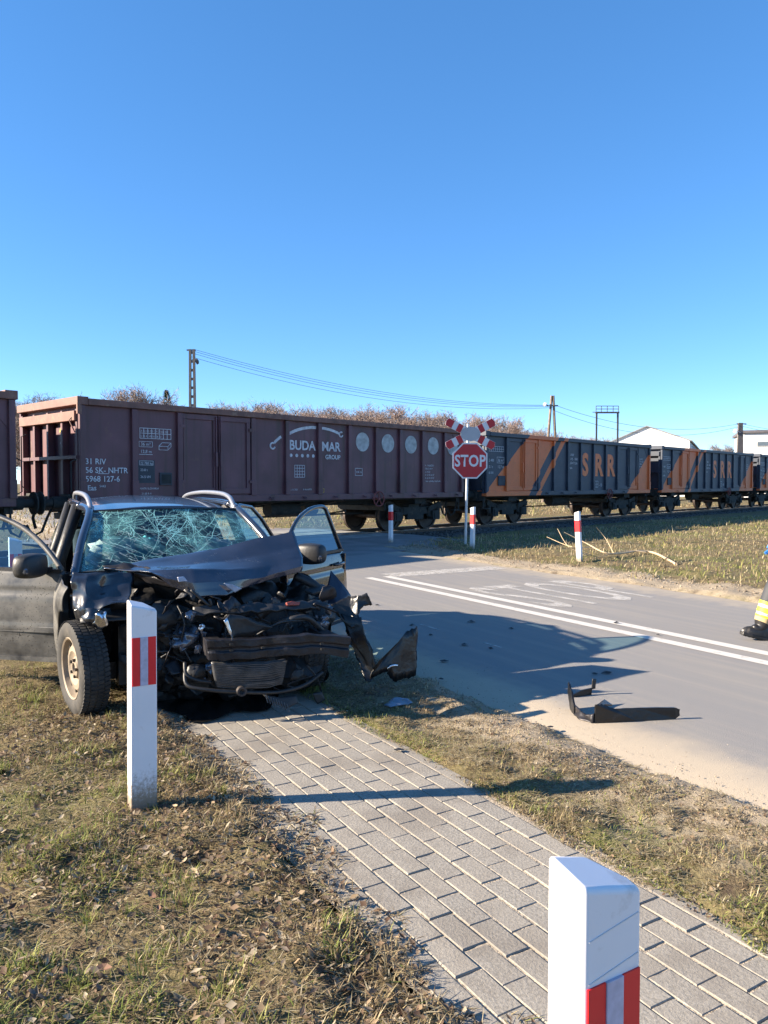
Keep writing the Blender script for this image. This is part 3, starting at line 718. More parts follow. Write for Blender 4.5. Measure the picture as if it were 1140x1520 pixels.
def wagon(name, label, s_left, ribs, doors, paint, rim_m, group, blue=False):
    t = thing(name, label, 'wagon', TP(s_left + WL / 2, 0, RAILZ), TRK_A, group)
    h = WL / 2
    # shell: sheet walls, floor
    k = MB()
    k.box((0, -1.39, 2.08), (WL - 0.02, 0.02, 2.06)); k.box((0, 1.39, 2.08), (WL - 0.02, 0.02, 2.06))
    body = k.build('side_wall', paint, t)
    k = MB(); k.box((0, 0, 1.16), (WL - 0.1, 2.76, 0.05)); k.build('floor_plate', UNDER, t)
    for sg in (-1, 1):
        k = MB(); x = sg * (h - 0.12)
        k.box((x, 0, 2.12), (0.02, 2.74, 2.0))
        e = k.build('end_wall', paint, t)
        for y in (-1.33, -0.66, 0.02, 0.7, 1.33):
            k = MB(); k.box((x + sg * 0.075, y, 2.0), (0.13, 0.09, 1.95)); k.build('end_post', paint, e, bevel=0.008)
        k = MB(); k.box((x + sg * 0.085, 0, 2.0), (0.15, 2.72, 0.07)); k.build('end_rail', paint, e)
        k = MB(); k.box((x + sg * 0.09, 0, 2.84), (0.2, 2.7, 0.2)); k.build('end_beam', rim_m, e, bevel=0.01)
        k = MB(); k.box((x + sg * 0.06, 0, 3.14), (0.24, 2.98, 0.17)); k.build('end_rim', rim_m, e, bevel=0.012)
    for sg in (-1, 1):
        k = MB(); k.box((0, sg * 1.44, 3.125), (WL - 0.34, 0.14, 0.135)); k.build('top_rim', rim_m, t, bevel=0.012)
        k = MB(); k.box((0, sg * 1.425, 1.10), (WL, 0.09, 0.16)); k.build('bottom_rail', paint, t, bevel=0.008)
        for r0 in ribs:
            x = min(max(r0 - h, -h + 0.05), h - 0.05)
            k = MB(); wdt = 0.13 if 0.2 < r0 < WL - 0.2 else 0.12
            k.box((x, sg * 1.435, 2.115), (wdt, 0.085, 1.87)); k.box((x, sg * 1.455, 1.35), (wdt + 0.02, 0.075, 0.36))
            k.build('rib', paint, t, bevel=0.01)
        # gusset at the corner
        for q, xx in ((1, -h + 0.11), (-1, h - 0.11)):
            k = MB(); k.prism([(0, 0), (q * 0.42, 0), (0, -0.55)], 0, 0.012, Matrix.Translation((xx, sg * 1.405 + (0.006 if sg < 0 else 0.006), 3.05)) @ Matrix.Rotation(R(90), 4, 'X'))
            k.build('corner_gusset', paint, t)
        for a, c_ in doors:
            mid = (a + c_) / 2
            for p, q in ((a + 0.08, mid - 0.015), (mid + 0.015, c_ - 0.08)):
                x0, x1 = p - h, q - h
                d = MB(); d.box(((x0 + x1) / 2, sg * 1.412, 2.12), (x1 - x0, 0.02, 1.8)); dd = d.build('door', paint, t)
                f = MB(); zt, zb = 2.98, 1.28
                f.box(((x0 + x1) / 2, sg * 1.43, zt), (x1 - x0, 0.05, 0.12)); f.box(((x0 + x1) / 2, sg * 1.43, zb), (x1 - x0, 0.05, 0.14))
                f.box((x0 + 0.06, sg * 1.43, 2.13), (0.11, 0.05, 1.58)); f.box((x1 - 0.06, sg * 1.43, 2.13), (0.11, 0.05, 1.58))
                f.build('door_frame', paint, dd, bevel=0.008)
                f = MB(); hx = (x1 - 0.05) if q < mid else (x0 + 0.05)
                f.box((hx, sg * 1.475, 2.02), (0.06, 0.05, 0.34)); f.cyl((hx, sg * 1.475, 1.3), (hx, sg * 1.475, 3.02), 0.018, n=8)
                f.build('latch', paint, dd, bevel=0.006)
                f = MB(); hx = (x0 - 0.02) if q < mid else (x1 + 0.02)
                for zz in (1.5, 2.75): f = MB(); f.box((hx, sg * 1.465, zz), (0.14, 0.04, 0.07)); f.build('hinge', paint, dd)
            f = MB(); f.box((mid - h, sg * 1.44, 1.1), ((c_ - a) * 0.92, 0.012, 0.02)); f.build('door_sill', paint, t)
    # underframe
    k = MB()
    for sg in (-1, 1):
        k.box((0, sg * 0.28, 0.98), (WL - 0.3, 0.12, 0.3)); k.box((0, sg * 1.25, 1.05), (WL - 0.3, 0.07, 0.14))
        for xx in (-1.2, 1.2, 0): k.bar((xx, sg * 0.28, 0.9), (xx + 0.05, sg * 1.3, 1.03), 0.08, 0.1)
    for sg in (-1, 1): k.box((sg * (h - 0.08), 0, 1.02), (0.16, 2.6, 0.3))
    for xx in (-4.5, 4.5): k.box((xx, 0, 0.92), (0.5, 2.5, 0.16))
    k.build('underframe', UNDER, t)
    k = MB(); k.cyl((-0.9, -0.55, 0.78), (0.1, -0.55, 0.78), 0.2, n=18); k.build('air_reservoir', UNDER, t, smooth=True)
    k = MB(); k.cyl((0.6, -0.2, 0.74), (1.1, -0.2, 0.74), 0.16, n=16); k.bar((-3.3, 0, 0.55), (3.3, 0, 0.55), 0.03, 0.05); k.bar((1.3, -0.5, 0.6), (1.35, -1.2, 0.7), 0.04, 0.04)
    k.build('brake_rigging', UNDER, t)
    for sg in (-1, 1):
        for yy in (-0.87, 0.87):
            k = MB(); k.box((sg * (h + 0.02), yy, 1.06), (0.06, 0.42, 0.36)); k.cyl((sg * h, yy, 1.06), (sg * (h + 0.34), yy, 1.06), 0.13, n=16); k.cyl((sg * (h + 0.3), yy, 1.06), (sg * (h + 0.56), yy, 1.06), 0.09, n=14)
            k.lathe([(0.0, 0.03), (0.15, 0.024), (0.235, 0.0), (0.235, -0.03), (0.09, -0.04)], Matrix.Translation((sg * (h + 0.59), yy, 1.06)) @ Matrix.Rotation(R(90) * sg, 4, 'Y'), 24)
            k.build('buffer', UNDER, t, smooth=True)
        k = MB(); k.tube([(sg * (h + 0.0), 0, 1.0), (sg * (h + 0.3), 0, 0.97), (sg * (h + 0.36), 0, 0.72), (sg * (h + 0.3), 0.02, 0.5)], 0.035, 8)
        k.build('screw_coupling', UNDER, t)
        k = MB(); k.tube([(sg * (h + 0.05), -0.3, 1.0), (sg * (h + 0.2), -0.34, 0.75), (sg * (h + 0.33), -0.36, 0.45), (sg * (h + 0.5), -0.33, 0.36), (sg * (h + 0.62), -0.3, 0.6)], 0.028, 8)
        k.build('brake_hose', UNDER, t, smooth=True)
        k = MB(); k.bar((sg * (h - 0.05), -1.3, 0.62), (sg * (h - 0.05), -1.3, 1.05), 0.04, 0.03); k.box((sg * (h - 0.2), -1.3, 0.6), (0.36, 0.16, 0.03)); k.build('step', UNDER, t)
        k = MB(); x = sg * (h + 0.05); k.tube([(x, -1.36, 1.25), (x + sg * 0.1, -1.36, 1.3), (x + sg * 0.1, -1.36, 1.9), (x, -1.36, 1.95)], 0.014, 6); k.build('grab_handle', UNDER, t); k = MB(); k.tube([(x, 1.0, 1.3), (x + sg * 0.12, 1.0, 1.4), (x + sg * 0.12, 1.0, 2.5), (x, 1.0, 2.55)], 0.014, 6)
        k.build('grab_handle', UNDER, t)
    for xx in (-4.5, 4.5):
        bo = child('bogie', BOG, t, Matrix.Translation((xx, 0, 0)))
        for q in (-0.9, 0.9): child('wheelset', WHL, bo, Matrix.Translation((q, 0, 0.46)) @ Matrix.Rotation(rng.uniform(0, 3), 4, 'Y'))
    k = MB(); Xh = Matrix.Translation((2.35, -1.53, 1.02)) @ Matrix.Rotation(R(90), 4, 'X')
    ring = [(0.21 * math.cos(a * math.pi / 12), 0.21 * math.sin(a * math.pi / 12), 0) for a in range(25)]
    k.tube([Xh @ Vector(p) for p in ring], 0.019, 6, False)
    for a in range(5): k.cyl(Xh @ Vector((0, 0, 0)), Xh @ Vector((0.21 * math.cos(a * 1.2566 + .3), 0.21 * math.sin(a * 1.2566 + .3), 0)), 0.016, n=6)
    k.cyl(Xh @ Vector((0, 0, 0.03)), Xh @ Vector((0, 0, -0.3)), 0.035, n=10)
    k.build('brake_handwheel', REDW, t)
    for xx in ribs[1:-1]:
        if rng.random() < 0.75:
            k = MB(); k.tube([(xx - h + 0.5, -1.48, 1.12), (xx - h + 0.5, -1.53, 1.09), (xx - h + 0.58, -1.53, 1.06), (xx - h + 0.6, -1.48, 1.11)], 0.014, 6); k.build('rope_hook', paint, t)
    return t

RB = [0, 1.21, 2.32, 4.36, 5.44, 6.55, 7.67, 8.75, 9.78, 10.8, 11.88, 12.8]
RS = [0, 1.25, 3.3, 4.4, 5.45, 6.45, 7.5, 8.55, 9.6, 11.6, 12.8]
PITCH = WL * 1.1
BG, OG = 'brown open goods wagons', 'dark blue and orange open goods wagons'
wB = wagon('freight_wagon', 'brown open freight wagon with white lettering, white discs and double doors', 0, RB, [(2.32, 4.36)], BROWN, BROWN_TOP, BG)
wA = wagon('freight_wagon', 'brown open freight wagon coupled to the unlit end of the lettered brown one', -PITCH, RB, [(2.32, 4.36)], BROWN, BROWN_TOP, BG)
wA['label'] = 'plain brown open freight wagon without discs, coupled beside the lettered brown wagon'
SG = OG
w1 = wagon('freight_wagon', 'dark blue and orange open freight wagon coupled directly to the brown wagon', PITCH, RS, [(1.25, 3.3), (9.6, 11.6)], SRR, SRR, SG)
w2 = wagon('freight_wagon', 'second dark blue and orange freight wagon from the brown wagon, in front of white warehouse', 2 * PITCH, RS, [(1.25, 3.3), (9.6, 11.6)], SRR, SRR, SG)
w3 = wagon('freight_wagon', 'third dark blue and orange freight wagon from the brown wagon, below the flat-roofed white house', 3 * PITCH, RS, [(1.25, 3.3), (9.6, 11.6)], SRR, SRR, SG)
w4 = wagon('freight_wagon', 'fourth dark blue and orange freight wagon from the brown wagon, last of the train', 4 * PITCH, RS, [(1.25, 3.3), (9.6, 11.6)], SRR, SRR, SG)

def panel_text(t, body, x, z, size, m=WHITE, **kw):
    return text(body, size, m, t, sidept(x - WL / 2, z), **kw)
def outline(t, x0, x1, z0, z1, w=0.012, m=WHITE, y=-1.404, name='stencil_frame', cells=None):
    k = MB(); h = WL / 2
    segs = [((x0, z0), (x1, z0)), ((x0, z1), (x1, z1)), ((x0, z0), (x0, z1)), ((x1, z0), (x1, z1))]
    if cells:
        nx, nz = cells
        segs += [((x0 + (x1 - x0) * i / nx, z0), (x0 + (x1 - x0) * i / nx, z1)) for i in range(1, nx)] + [((x0, z0 + (z1 - z0) * i / nz), (x1, z0 + (z1 - z0) * i / nz)) for i in range(1, nz)]
    for a, c_ in segs: k.bar((a[0] - h, y, a[1]), (c_[0] - h, y, c_[1]), 0.003, w, up=(0, 1, 0)) if False else k.box(((a[0] + c_[0]) / 2 - h, y, (a[1] + c_[1]) / 2), (abs(a[0] - c_[0]) + w, 0.003, abs(a[1] - c_[1]) + w))
    return k.build(name, m, t)
def disc(t, x, z, r, m, y=-1.406, name='disc', n=28):
    k = MB(); k.cyl((x - WL / 2, y + 0.002, z), (x - WL / 2, y - 0.002, z), r, n=n); return k.build(name, m, t)
# brown wagon print
pt = lambda *a, **k: panel_text(wB, *a, **k)
pt('31 RIV', 0.12, 1.86, 0.165, bold=0.002); pt('56 SK- NHTR', 0.12, 1.68, 0.165, bold=0.002); pt('5968 127-6', 0.12, 1.50, 0.165, bold=0.002); pt('Eas', 0.16, 1.32, 0.15, bold=0.002); pt('5443', 0.42, 1.38, 0.07)
k = MB(); k.box((0.52 - 6.4, -1.404, 1.665), (0.24, 0.003, 0.012)); k.build('stencil_line', WHITE, wB)
outline(wB, 1.36, 2.12, 2.44, 2.66, cells=(8, 2))
for i, (a_, c_) in enumerate((('A B1 B2 C2 C3 C4 D2 D3', 'S 36 41 49 50 58 63'),)):
    pt(a_, 1.37, 2.575, 0.062); pt(c_, 1.37, 2.465, 0.062)
pt('36 m³', 1.37, 2.28, 0.10); pt('12,8 m', 1.36, 2.12, 0.10); outline(wB, 1.34, 1.66, 2.255, 2.37, 0.008)
k = MB(); k.box((1.5 - 6.4, -1.404, 2.09), (0.32, 0.003, 0.01)); k.build('stencil_line', WHITE, wB)
k = MB(); h_ = 6.4
for a, c_ in (((1.82, 2.2), (2.04, 2.2)), ((1.82, 2.28), (2.04, 2.28)), ((1.82, 2.2), (1.82, 2.28)), ((2.04, 2.2), (2.04, 2.28)), ((1.82, 2.28), (1.9, 2.36)), ((2.04, 2.28), (2.12, 2.36)), ((1.9, 2.36), (2.12, 2.36)), ((2.12, 2.36), (2.12, 2.28)), ((2.04, 2.2), (2.12, 2.28))):
    k.cyl((a[0] - h_, -1.403, a[1]), (c_[0] - h_, -1.403, c_[1]), 0.006, n=5)
k.build('stencil_box', WHITE, wB)
k = MB(); k.box((1.51 - 6.4, -1.403, 1.72), (0.4, 0.004, 0.5)); k.build('dark_panel', DGREY, wB)
outline(wB, 1.34, 1.67, 1.86, 1.95, 0.008, y=-1.407)
for s_, z in (('22 780 kg', 1.875), ('23.0 t', 1.73), ('26.5 kN', 1.58)):
    text(s_, 0.075, WHITE, wB, sidept(1.36 - 6.4, z, -1.408))
k = MB(); k.box((1.97 - 6.4, -1.42, 1.56), (0.30, 0.04, 0.28)); nb = k.build('note_box', DGREY, wB, bevel=0.01)
k = MB(); k.box((1.97 - 6.4, -1.442, 1.56), (0.24, 0.004, 0.2)); k.build('mesh_cover', UNDER, nb)
pt('NHTR SLOVAKIA', 1.34, 1.33, 0.06); pt('21.05 R 4', 1.38, 1.22, 0.06)
pt('BUDA', 5.53, 2.33, 0.34, bold=0.008, sx=0.98); pt('MAR', 6.65, 2.33, 0.34, bold=0.008, sx=0.98); pt('GROUP', 6.78, 2.11, 0.165, bold=0.004)
for i in range(5): disc(wB, 5.6 + i * 0.19, 2.18, 0.045, WHITE, name='dot', n=14)
def arc(pts, w, name='logo_bar'):
    k = MB(); n = 14; y = -1.405
    a, c_, d = pts
    q = []
    for i in range(n + 1):
        s = i / n; p = ((1 - s) ** 2 * a[0] + 2 * s * (1 - s) * c_[0] + s * s * d[0], (1 - s) ** 2 * a[1] + 2 * s * (1 - s) * c_[1] + s * s * d[1]); q.append(p)
    for i in range(n):
        dx, dz = q[i + 1][0] - q[i][0], q[i + 1][1] - q[i][1]; l = math.hypot(dx, dz); nx, nz = -dz / l * w / 2, dx / l * w / 2
        k.add([(q[i][0] - 6.4 - nx, y, q[i][1] - nz), (q[i + 1][0] - 6.4 - nx, y, q[i + 1][1] - nz), (q[i + 1][0] - 6.4 + nx, y, q[i + 1][1] + nz), (q[i][0] - 6.4 + nx, y, q[i][1] + nz)], [(0, 1, 2, 3)])
    return k.build(name, WHITE, wB)
arc(((5.52, 2.72), (5.95, 2.93), (6.46, 2.93)), 0.075); arc(((6.63, 2.93), (7.0, 2.92), (7.3, 2.81)), 0.07); arc(((5.06, 2.48), (5.16, 2.58), (5.28, 2.64)), 0.07)
def ring(x, z, r):
    k = MB(); k.tube([(x - 6.4 + r * math.cos(i * math.pi / 10), -1.406, z + r * math.sin(i * math.pi / 10)) for i in range(3, 20)], 0.022, 5); k.build('logo_ring', WHITE, wB)
ring(5.0, 2.40, 0.075); ring(7.37, 2.79, 0.065)
outline(wB, 5.72, 6.06, 1.62, 1.93, 0.012, cells=(4, 4)); outline(wB, 7.92, 8.2, 1.68, 1.88, 0.012)
pt('BSR 26', 7.95, 1.75, 0.075)
pt('G. 8. 2021', 5.56, 1.28, 0.06); pt('R 46 NHTR', 6.0, 1.28, 0.06)
for x, c_ in ((8.21, '10'), (9.26, '4'), (10.28, '7'), (11.33, '2'), (12.3, '9')):
    disc(wB, x, 2.62, 0.265, CIRC, name='white_disc')
for i, s_ in enumerate(('Pr. TREBIŠOV', 'REKO 2019', 'ut 14:23', 'dr 12 05 22 07', 'dr 22 04 23 07', 'zakaz vykládky klepčením')):
    pt(s_, 10.92, 1.98 - i * 0.095, 0.075)
outline(wB, 6.66, 6.74, 1.22, 1.32, 0.01, YEL)
# end of the brown wagon: warning marks
k = MB(); xe = -6.4 + 0.10
k.add([(xe, -0.30, 2.55), (xe, -0.48, 2.55), (xe, -0.39, 2.72)], [(0, 1, 2)]); k.build('warning_triangle', YEL, wB)
k = MB(); k.add([(xe, -0.33, 2.30), (xe, -0.45, 2.30), (xe, -0.39, 2.42)], [(0, 1, 2)]); k.build('stencil_triangle', WHITE, wB)
k = MB(); k.box((-6.4 - 0.02, -1.47, 2.98), (0.09, 0.05, 0.22)); k.tube([(-6.42, -1.3, 2.9), (-6.5, -1.2, 2.75), (-6.46, -1.36, 2.5)], 0.012, 6); k.build('lever', BROWN_TOP, wB)
# blue wagons print
for t in (w1, w2, w3, w4):
    q = lambda *a, **k: panel_text(t, *a, **k)
    for i, x in enumerate((6.58, 7.64, 8.7)):
        q('SRR'[i], x, 1.80, 1.2, m=ORG, bold=0.05, sx=0.92)
    if t in (w1, w2, w3):
        outline(t, 0.12, 1.1, 2.55, 2.72, cells=(8, 2)); q('31 RIV', 5.55, 2.52, 0.14); q('51 PL - SRR', 5.55, 2.36, 0.14); q('5334 712-6', 5.55, 2.20, 0.14); q('Eaos', 5.55, 2.02, 0.14)
        q('36 m³', 0.72, 2.2, 0.15); q('12,7 m', 0.72, 1.98, 0.14); q('22 400', 0.14, 2.2, 0.13); q('25.1 t', 0.14, 1.98, 0.13); q('26 kN', 0.14, 1.78, 0.13)
        outline(t, 0.7, 1.12, 2.16, 2.36, 0.012); outline(t, 7.62, 7.95, 1.3, 1.55, 0.015, cells=(2, 2)); q('-16', 8.0, 1.33, 0.2)
        k = MB(); k.box((0.95 - 6.4, -1.425, 1.55), (0.42, 0.04, 0.34)); k.build('note_box', DGREY, t, bevel=0.01)
        for i, s_ in enumerate(('REV OST', '21 05 2020', 'NAPR 7', 'SRR 14')): q(s_, 11.72, 2.5 - i * 0.11, 0.10)
# ---------------------------------------------------------------- guide posts, signs, poles
PW = M('post_white', (0.76, 0.74, 0.75), 0.42, var=0.06, vs=3, spec=0.4, dirt=((0.42, 0.37, 0.33), 0.60, 0.82, 9, 0.7), streak=((0.58, 0.54, 0.52), 0.52, 0.75))
def splash(m):
    N = m.node_tree.nodes; L = m.node_tree.links; b = N['Principled BSDF']; src = b.inputs['Base Color'].links[0].from_socket
    tc = N.new('ShaderNodeTexCoord'); sx = N.new('ShaderNodeSeparateXYZ'); L.new(tc.outputs['Object'], sx.inputs[0])
    n1 = noise_node(N, L, tc.outputs['Object'], 60, 5, .7); f = ramp(N, L, mth(N, L, 'ADD', sx.outputs[2], mth(N, L, 'MULTIPLY', n1, -0.35)), 0.02, -0.14)
    L.new(mixc(N, L, f, src, (0.28, 0.22, 0.16)), b.inputs['Base Color'])
splash(PW)
PRED = M('post_red', C255(222, 22, 32), 0.45, var=0.1, vs=4)
PREF = M('reflector_grey', (0.42, 0.41, 0.52), 0.3, var=0.15, vs=60)
def guide_post(loc, rz, label, tilt=(0, 0), H=1.0, wrap=False):
    t = thing('guide_post', label, 'guide post', loc, rz, 'white guide posts with red bands')
    t.rotation_euler = (tilt[0], tilt[1], rz)
    w, d = 0.062, 0.083                       # half width, depth; +x is the low side of the sloped cap
    poly = [(-w, 0), (w, 0), (w, 0.03), (0.03, d), (-w, d)]
    if not wrap: poly = [(-w, 0), (w, 0), (w, 0.028), (w - 0.045, d), (-w, d)]
    k = MB(); n = len(poly); zs = lambda x, y: H - 0.032 * (x + w) / (2 * w) - (0 if wrap else 0.02 * (1 - y / d))
    k.v = [(x, y, -0.25) for x, y in poly] + [(x, y, zs(x, y)) for x, y in poly]
    k.f = [tuple(range(n - 1, -1, -1)), tuple(range(n, 2 * n))] + [(i, (i + 1) % n, n + (i + 1) % n, n + i) for i in range(n)]
    k.build('post', PW, t, bevel=0.009, smooth=True, seg=4)
    zb, zt = H - 0.405, H - 0.175
    for x0, x1, mm, nm, yy in () if wrap else ((-w + 0.006, -0.019, PRED, 'red_band', 0.0028), (-0.018, 0.018, PREF, 'reflector', 0.005), (0.019, w - 0.006, PRED, 'red_band', 0.0028)):
        k = MB(); k.box(((x0 + x1) / 2, 0.0 - yy / 2 + 0.0004, (zb + zt) / 2), (x1 - x0, yy + 0.001, zt - zb)); k.build(nm, mm, t, bevel=0.001 if nm == 'reflector' else 0)
    if wrap:
        k = MB(); e_ = 0.002; k.prism([(x + e_ * (1 if x > 0 else -1), y + e_ * (1 if y > 0.01 else -0.5)) for x, y in poly], zb, zt); k.build('red_band', PRED, t, bevel=0.006, seg=3)
    return t
guide_post(RV(0.885, 0.83, 0.0) + Vector((0.014, 0.0, -0.036)), RA, 'white plastic guide post with smooth sloped cap, scratched side, right beside the paving', (0, 0))
pA_ = [o for o in col.objects if o.name.startswith('guide_post')][0]
SCRA = M('scratch_grey', (0.60, 0.58, 0.58), 0.6)
for z_, a_ in ((0.905, 0.16), (0.84, 0.17)):
    k = MB(); k.box((0.0, -0.0006, z_), (0.108, 0.0012, 0.0014), (0, -a_, 0)); k.build('scratch', SCRA, pA_)
pA = [o for o in col.objects if o.name.startswith('guide_post')][0]
pA['label'] = 'white guide post with a thin crack line below its sloped cap'
guide_post(G(207, 1209) + Vector((0, 0.02, -0.005)), RA, 'white guide post standing in grass directly before the wrecked car', (0, R(0.5)))
GP = [((862, 835), 'white guide post beside the dead branch on the grass field', R(180) + RA, True, (0, R(3.5))),
      ((702, 816), 'white guide post next to the stop sign pole', R(180) + RA, True, (0, R(-1))),
      ((581, 807), 'white guide post in the wagon shade at the level crossing', R(180) + RA, True, (0, 0))]
for (px, py), lb, rz_, wr, tl in GP:
    g_ = guide_post(G(px, py), rz_ + R(-70), lb, tl, wrap=True)
guide_post(P(22, 840, 9.6).xyz.copy() * Vector((1, 1, 0)) if False else Vector(((22 - 570) / FPX * 7.9, 7.9, 0.0)), RA, 'white guide post behind the open dusty passenger door', (0, 0))

# stop sign with railway crossbuck
SREDM = M('sign_red', C255(178, 18, 34), 0.4, var=0.05); SWH = M('sign_white', (0.66, 0.66, 0.68), 0.4, var=0.04); GALV = M('galvanised', (0.50, 0.52, 0.55), 0.4, metal=0.6, var=0.12, vs=7)
SGREY = M('sign_back_grey', (0.36, 0.37, 0.40), 0.45, metal=0.3, var=0.06)
base = G(691, 809); Ys = base.y
st = thing('stop_sign', 'red octagonal stop sign with red and white crossbuck on one pole', 'road sign', base, R(8))
k = MB(); k.cyl((0, 0, -0.2), (0.06, 0, 3.02), 0.033, n=14); k.build('pole', GALV, st, smooth=True)
def ngon(r, n, a0=0): return [(r * math.cos(a0 + 2 * math.pi * i / n), r * math.sin(a0 + 2 * math.pi * i / n)) for i in range(n)]
zc = 1.55 + (717 - 684) * Ys / FPX; ro = 0.445 / math.cos(math.pi / 8)
Xs = Matrix.Translation((0.10, -0.05, zc)) @ SIDE
k = MB(); k.prism(ngon(ro, 8, math.pi / 8), -0.006, 0.0, Xs); pl = k.build('stop_plate', SWH, st)
k = MB(); k.prism(ngon(ro - 0.038, 8, math.pi / 8), 0.0, 0.003, Xs); k.build('red_face', SREDM, pl)
text('STOP', 0.40, SWH, pl, Matrix.Translation((0.10, -0.055, zc - 0.137)) @ SIDE, sx=0.80, bold=0.010, align='CENTER', name='stop_lettering', space=1.05)
zx = 1.55 + (717 - 644.5) * Ys / FPX
k = MB(); cx = 0.11
ang = R(27); Lh = 0.70
def arm(k, a, d0, d1, w, y0, y1, point=False):
    ca, sa_ = math.cos(a), math.sin(a); q = [(d0, -w / 2), (d1, -w / 2), (d1 + (0.04 if point else 0), 0), (d1, w / 2), (d0, w / 2)] if point else [(d0, -w / 2), (d1, -w / 2), (d1, w / 2), (d0, w / 2)]
    k.prism([(x * ca - y * sa_, x * sa_ + y * ca) for x, y in q], y0, y1, Matrix.Translation((cx, -0.045, zx)) @ SIDE)
for i, a in enumerate((ang, math.pi - ang, math.pi + ang, -ang)):
    k = MB(); off = 0.003 * (i % 2)
    arm(k, a, 0.0, Lh - 0.04, 0.205, -0.008 - off, 0.0 - off, True); ar = k.build('cross_arm', SWH, st)
    k = MB(); arm(k, a, 0.50, Lh - 0.045, 0.195, 0.0005, 0.004, True); k.build('red_end', SREDM, ar)
    k = MB(); arm(k, a, 0.245, 0.375, 0.2, 0.0005, 0.004); k.build('red_stripe', SREDM, ar)
k = MB(); k.prism([(x * 1.0, y * 0.72) for x, y in ngon(0.255, 12)], 0.001, 0.006, Matrix.Translation((cx, -0.045, zx)) @ SIDE); k.build('hub_plate', SGREY, st)
k = MB()
for z in (zc + .2, zc - .2, zx): k.box((0.08, -0.02, z), (0.16, 0.06, 0.04))
k.build('clamp', GALV, st)

# dead branch lying on the grass
BARK = M('dry_branch', (0.50, 0.38, 0.24), 0.85, var=0.2, vs=12)
br = thing('dead_branch', 'pale dead branch with curved twigs lying on the dry grass', 'branch', G(960, 838))
def wp(px, py, z): return G(px, py, z) - br.location
def twig(name, pts, r0, r1):
    k = MB(); n = len(pts); k.tube(pts, [r0 + (r1 - r0) * i / (n - 1) for i in range(n)], 6); return k.build(name, BARK, br, smooth=True)
def spl(pts, m=5):
    out = []; n = len(pts)
    for i in range(n - 1):
        a, b_, c_, d = pts[max(i - 1, 0)], pts[i], pts[i + 1], pts[min(i + 2, n - 1)]
        for j in range(m):
            t = j / m; out.append(0.5 * ((2 * b_) + (c_ - a) * t + (2 * a - 5 * b_ + 4 * c_ - d) * t * t + (3 * b_ - a - 3 * c_ + d) * t ** 3))
    out.append(pts[-1]); return out
twig('limb', spl([wp(1005, 838, .03), wp(975, 822, .06), wp(950, 818, .10), wp(905, 822, .12), wp(870, 806, .30), wp(838, 790, .52)]), 0.028, 0.007)
twig('twig', spl([wp(960, 820, .09), wp(930, 818, .12), wp(885, 828, .05)]), 0.012, 0.005)
twig('twig', spl([wp(885, 812, .22), wp(850, 812, .25), wp(812, 797, .38)]), 0.011, 0.004)
twig('twig', spl([wp(875, 825, .1), wp(845, 812, .3), wp(828, 785, .62)]), 0.010, 0.004)
twig('twig', spl([wp(912, 822, .1), wp(900, 800, .35), wp(886, 783, .6)]), 0.010, 0.004)

# ---------------------------------------------------------------- background
CONCP = M('pole_concrete', (0.13, 0.12, 0.115), 0.9, var=0.2, vs=5); WOODP = M('pole_wood', (0.20, 0.155, 0.12), 0.9, var=0.25, vs=5)
WIRE = M('wire', (0.05, 0.06, 0.065), 0.5); STEEL = M('dark_steel', (0.07, 0.07, 0.075), 0.6, var=0.2)
LAMP = M('lamp_white', (0.7, 0.7, 0.72), 0.4); INS = M('insulator', (0.22, 0.16, 0.13), 0.3)
def gp(px, Y, z=0): return Vector(((px - 570) / FPX * Y, Y, z))
def zat(py, Y): return CAMH + (HOR - py) / FPX * Y
pl1 = thing('lattice_pole', 'concrete ladder-like power pole rising above the brown wagon', 'pole', gp(287, 48))
H1 = zat(520, 48)
for sg in (-1, 1):
    k = MB(); k.v = [(sg * w_ + q, y, z) for z, w_ in ((-.3, 0.19), (H1, 0.115)) for q in (-0.07, 0.07) for y in (-0.07, 0.07)]
    k.f = [(0, 1, 3, 2), (4, 6, 7, 5), (0, 4, 5, 1), (2, 3, 7, 6), (0, 2, 6, 4), (1, 5, 7, 3)]; k.build('leg', CONCP, pl1)
for i in range(18):
    z = 0.4 + i * (H1 - 0.6) / 17; w_ = 0.19 - 0.075 * z / H1
    k = MB(); k.box((0, 0, z), (w_ * 2, 0.1, 0.16)); k.build('rung', CONCP, pl1)
k = MB(); k.box((-0.05, 0, H1 - 0.05), (0.55, 0.08, 0.08)); k.build('crossarm', STEEL, pl1)
k = MB(); k.lathe([(0.0, 0.14), (0.16, 0.08), (0.2, -0.05), (0, -0.06)], Matrix.Translation((0.3, -0.05, H1 - 0.75)) @ Matrix.Rotation(R(70), 4, 'Y'), 14); k.cyl((0, 0, H1 - 0.6), (0.3, -0.05, H1 - 0.75), 0.025, n=6); k.build('street_lamp', STEEL, pl1)
ap = thing('twin_leg_pole', 'wooden A-shaped power pole with small lamp behind the blue wagon', 'pole', gp(817, 62))
H2 = zat(588, 62)
for sg in (-1, 1):
    k = MB(); k.cyl((sg * 0.62 * 1.0, 0, -.3), (sg * 0.07 + 0.1, 0, H2), 0.13, 0.09, n=10); k.build('leg', WOODP, ap)
k = MB(); k.box((0.1, 0, H2 - 0.8), (0.9, 0.08, 0.1)); k.build('crossarm', STEEL, ap)
k = MB(); k.tube([(0.0, -0.05, H2 - 0.9), (-0.5, -0.1, H2 - 0.65)], 0.03, 6); k.lathe([(0, 0.1), (0.15, 0.05), (0.19, -0.1), (0.1, -0.14), (0, -0.14)], Matrix.Translation((-0.55, -0.1, H2 - 0.68)) @ Matrix.Rotation(R(-60), 4, 'Y'), 14); k.build('lamp', LAMP, ap)
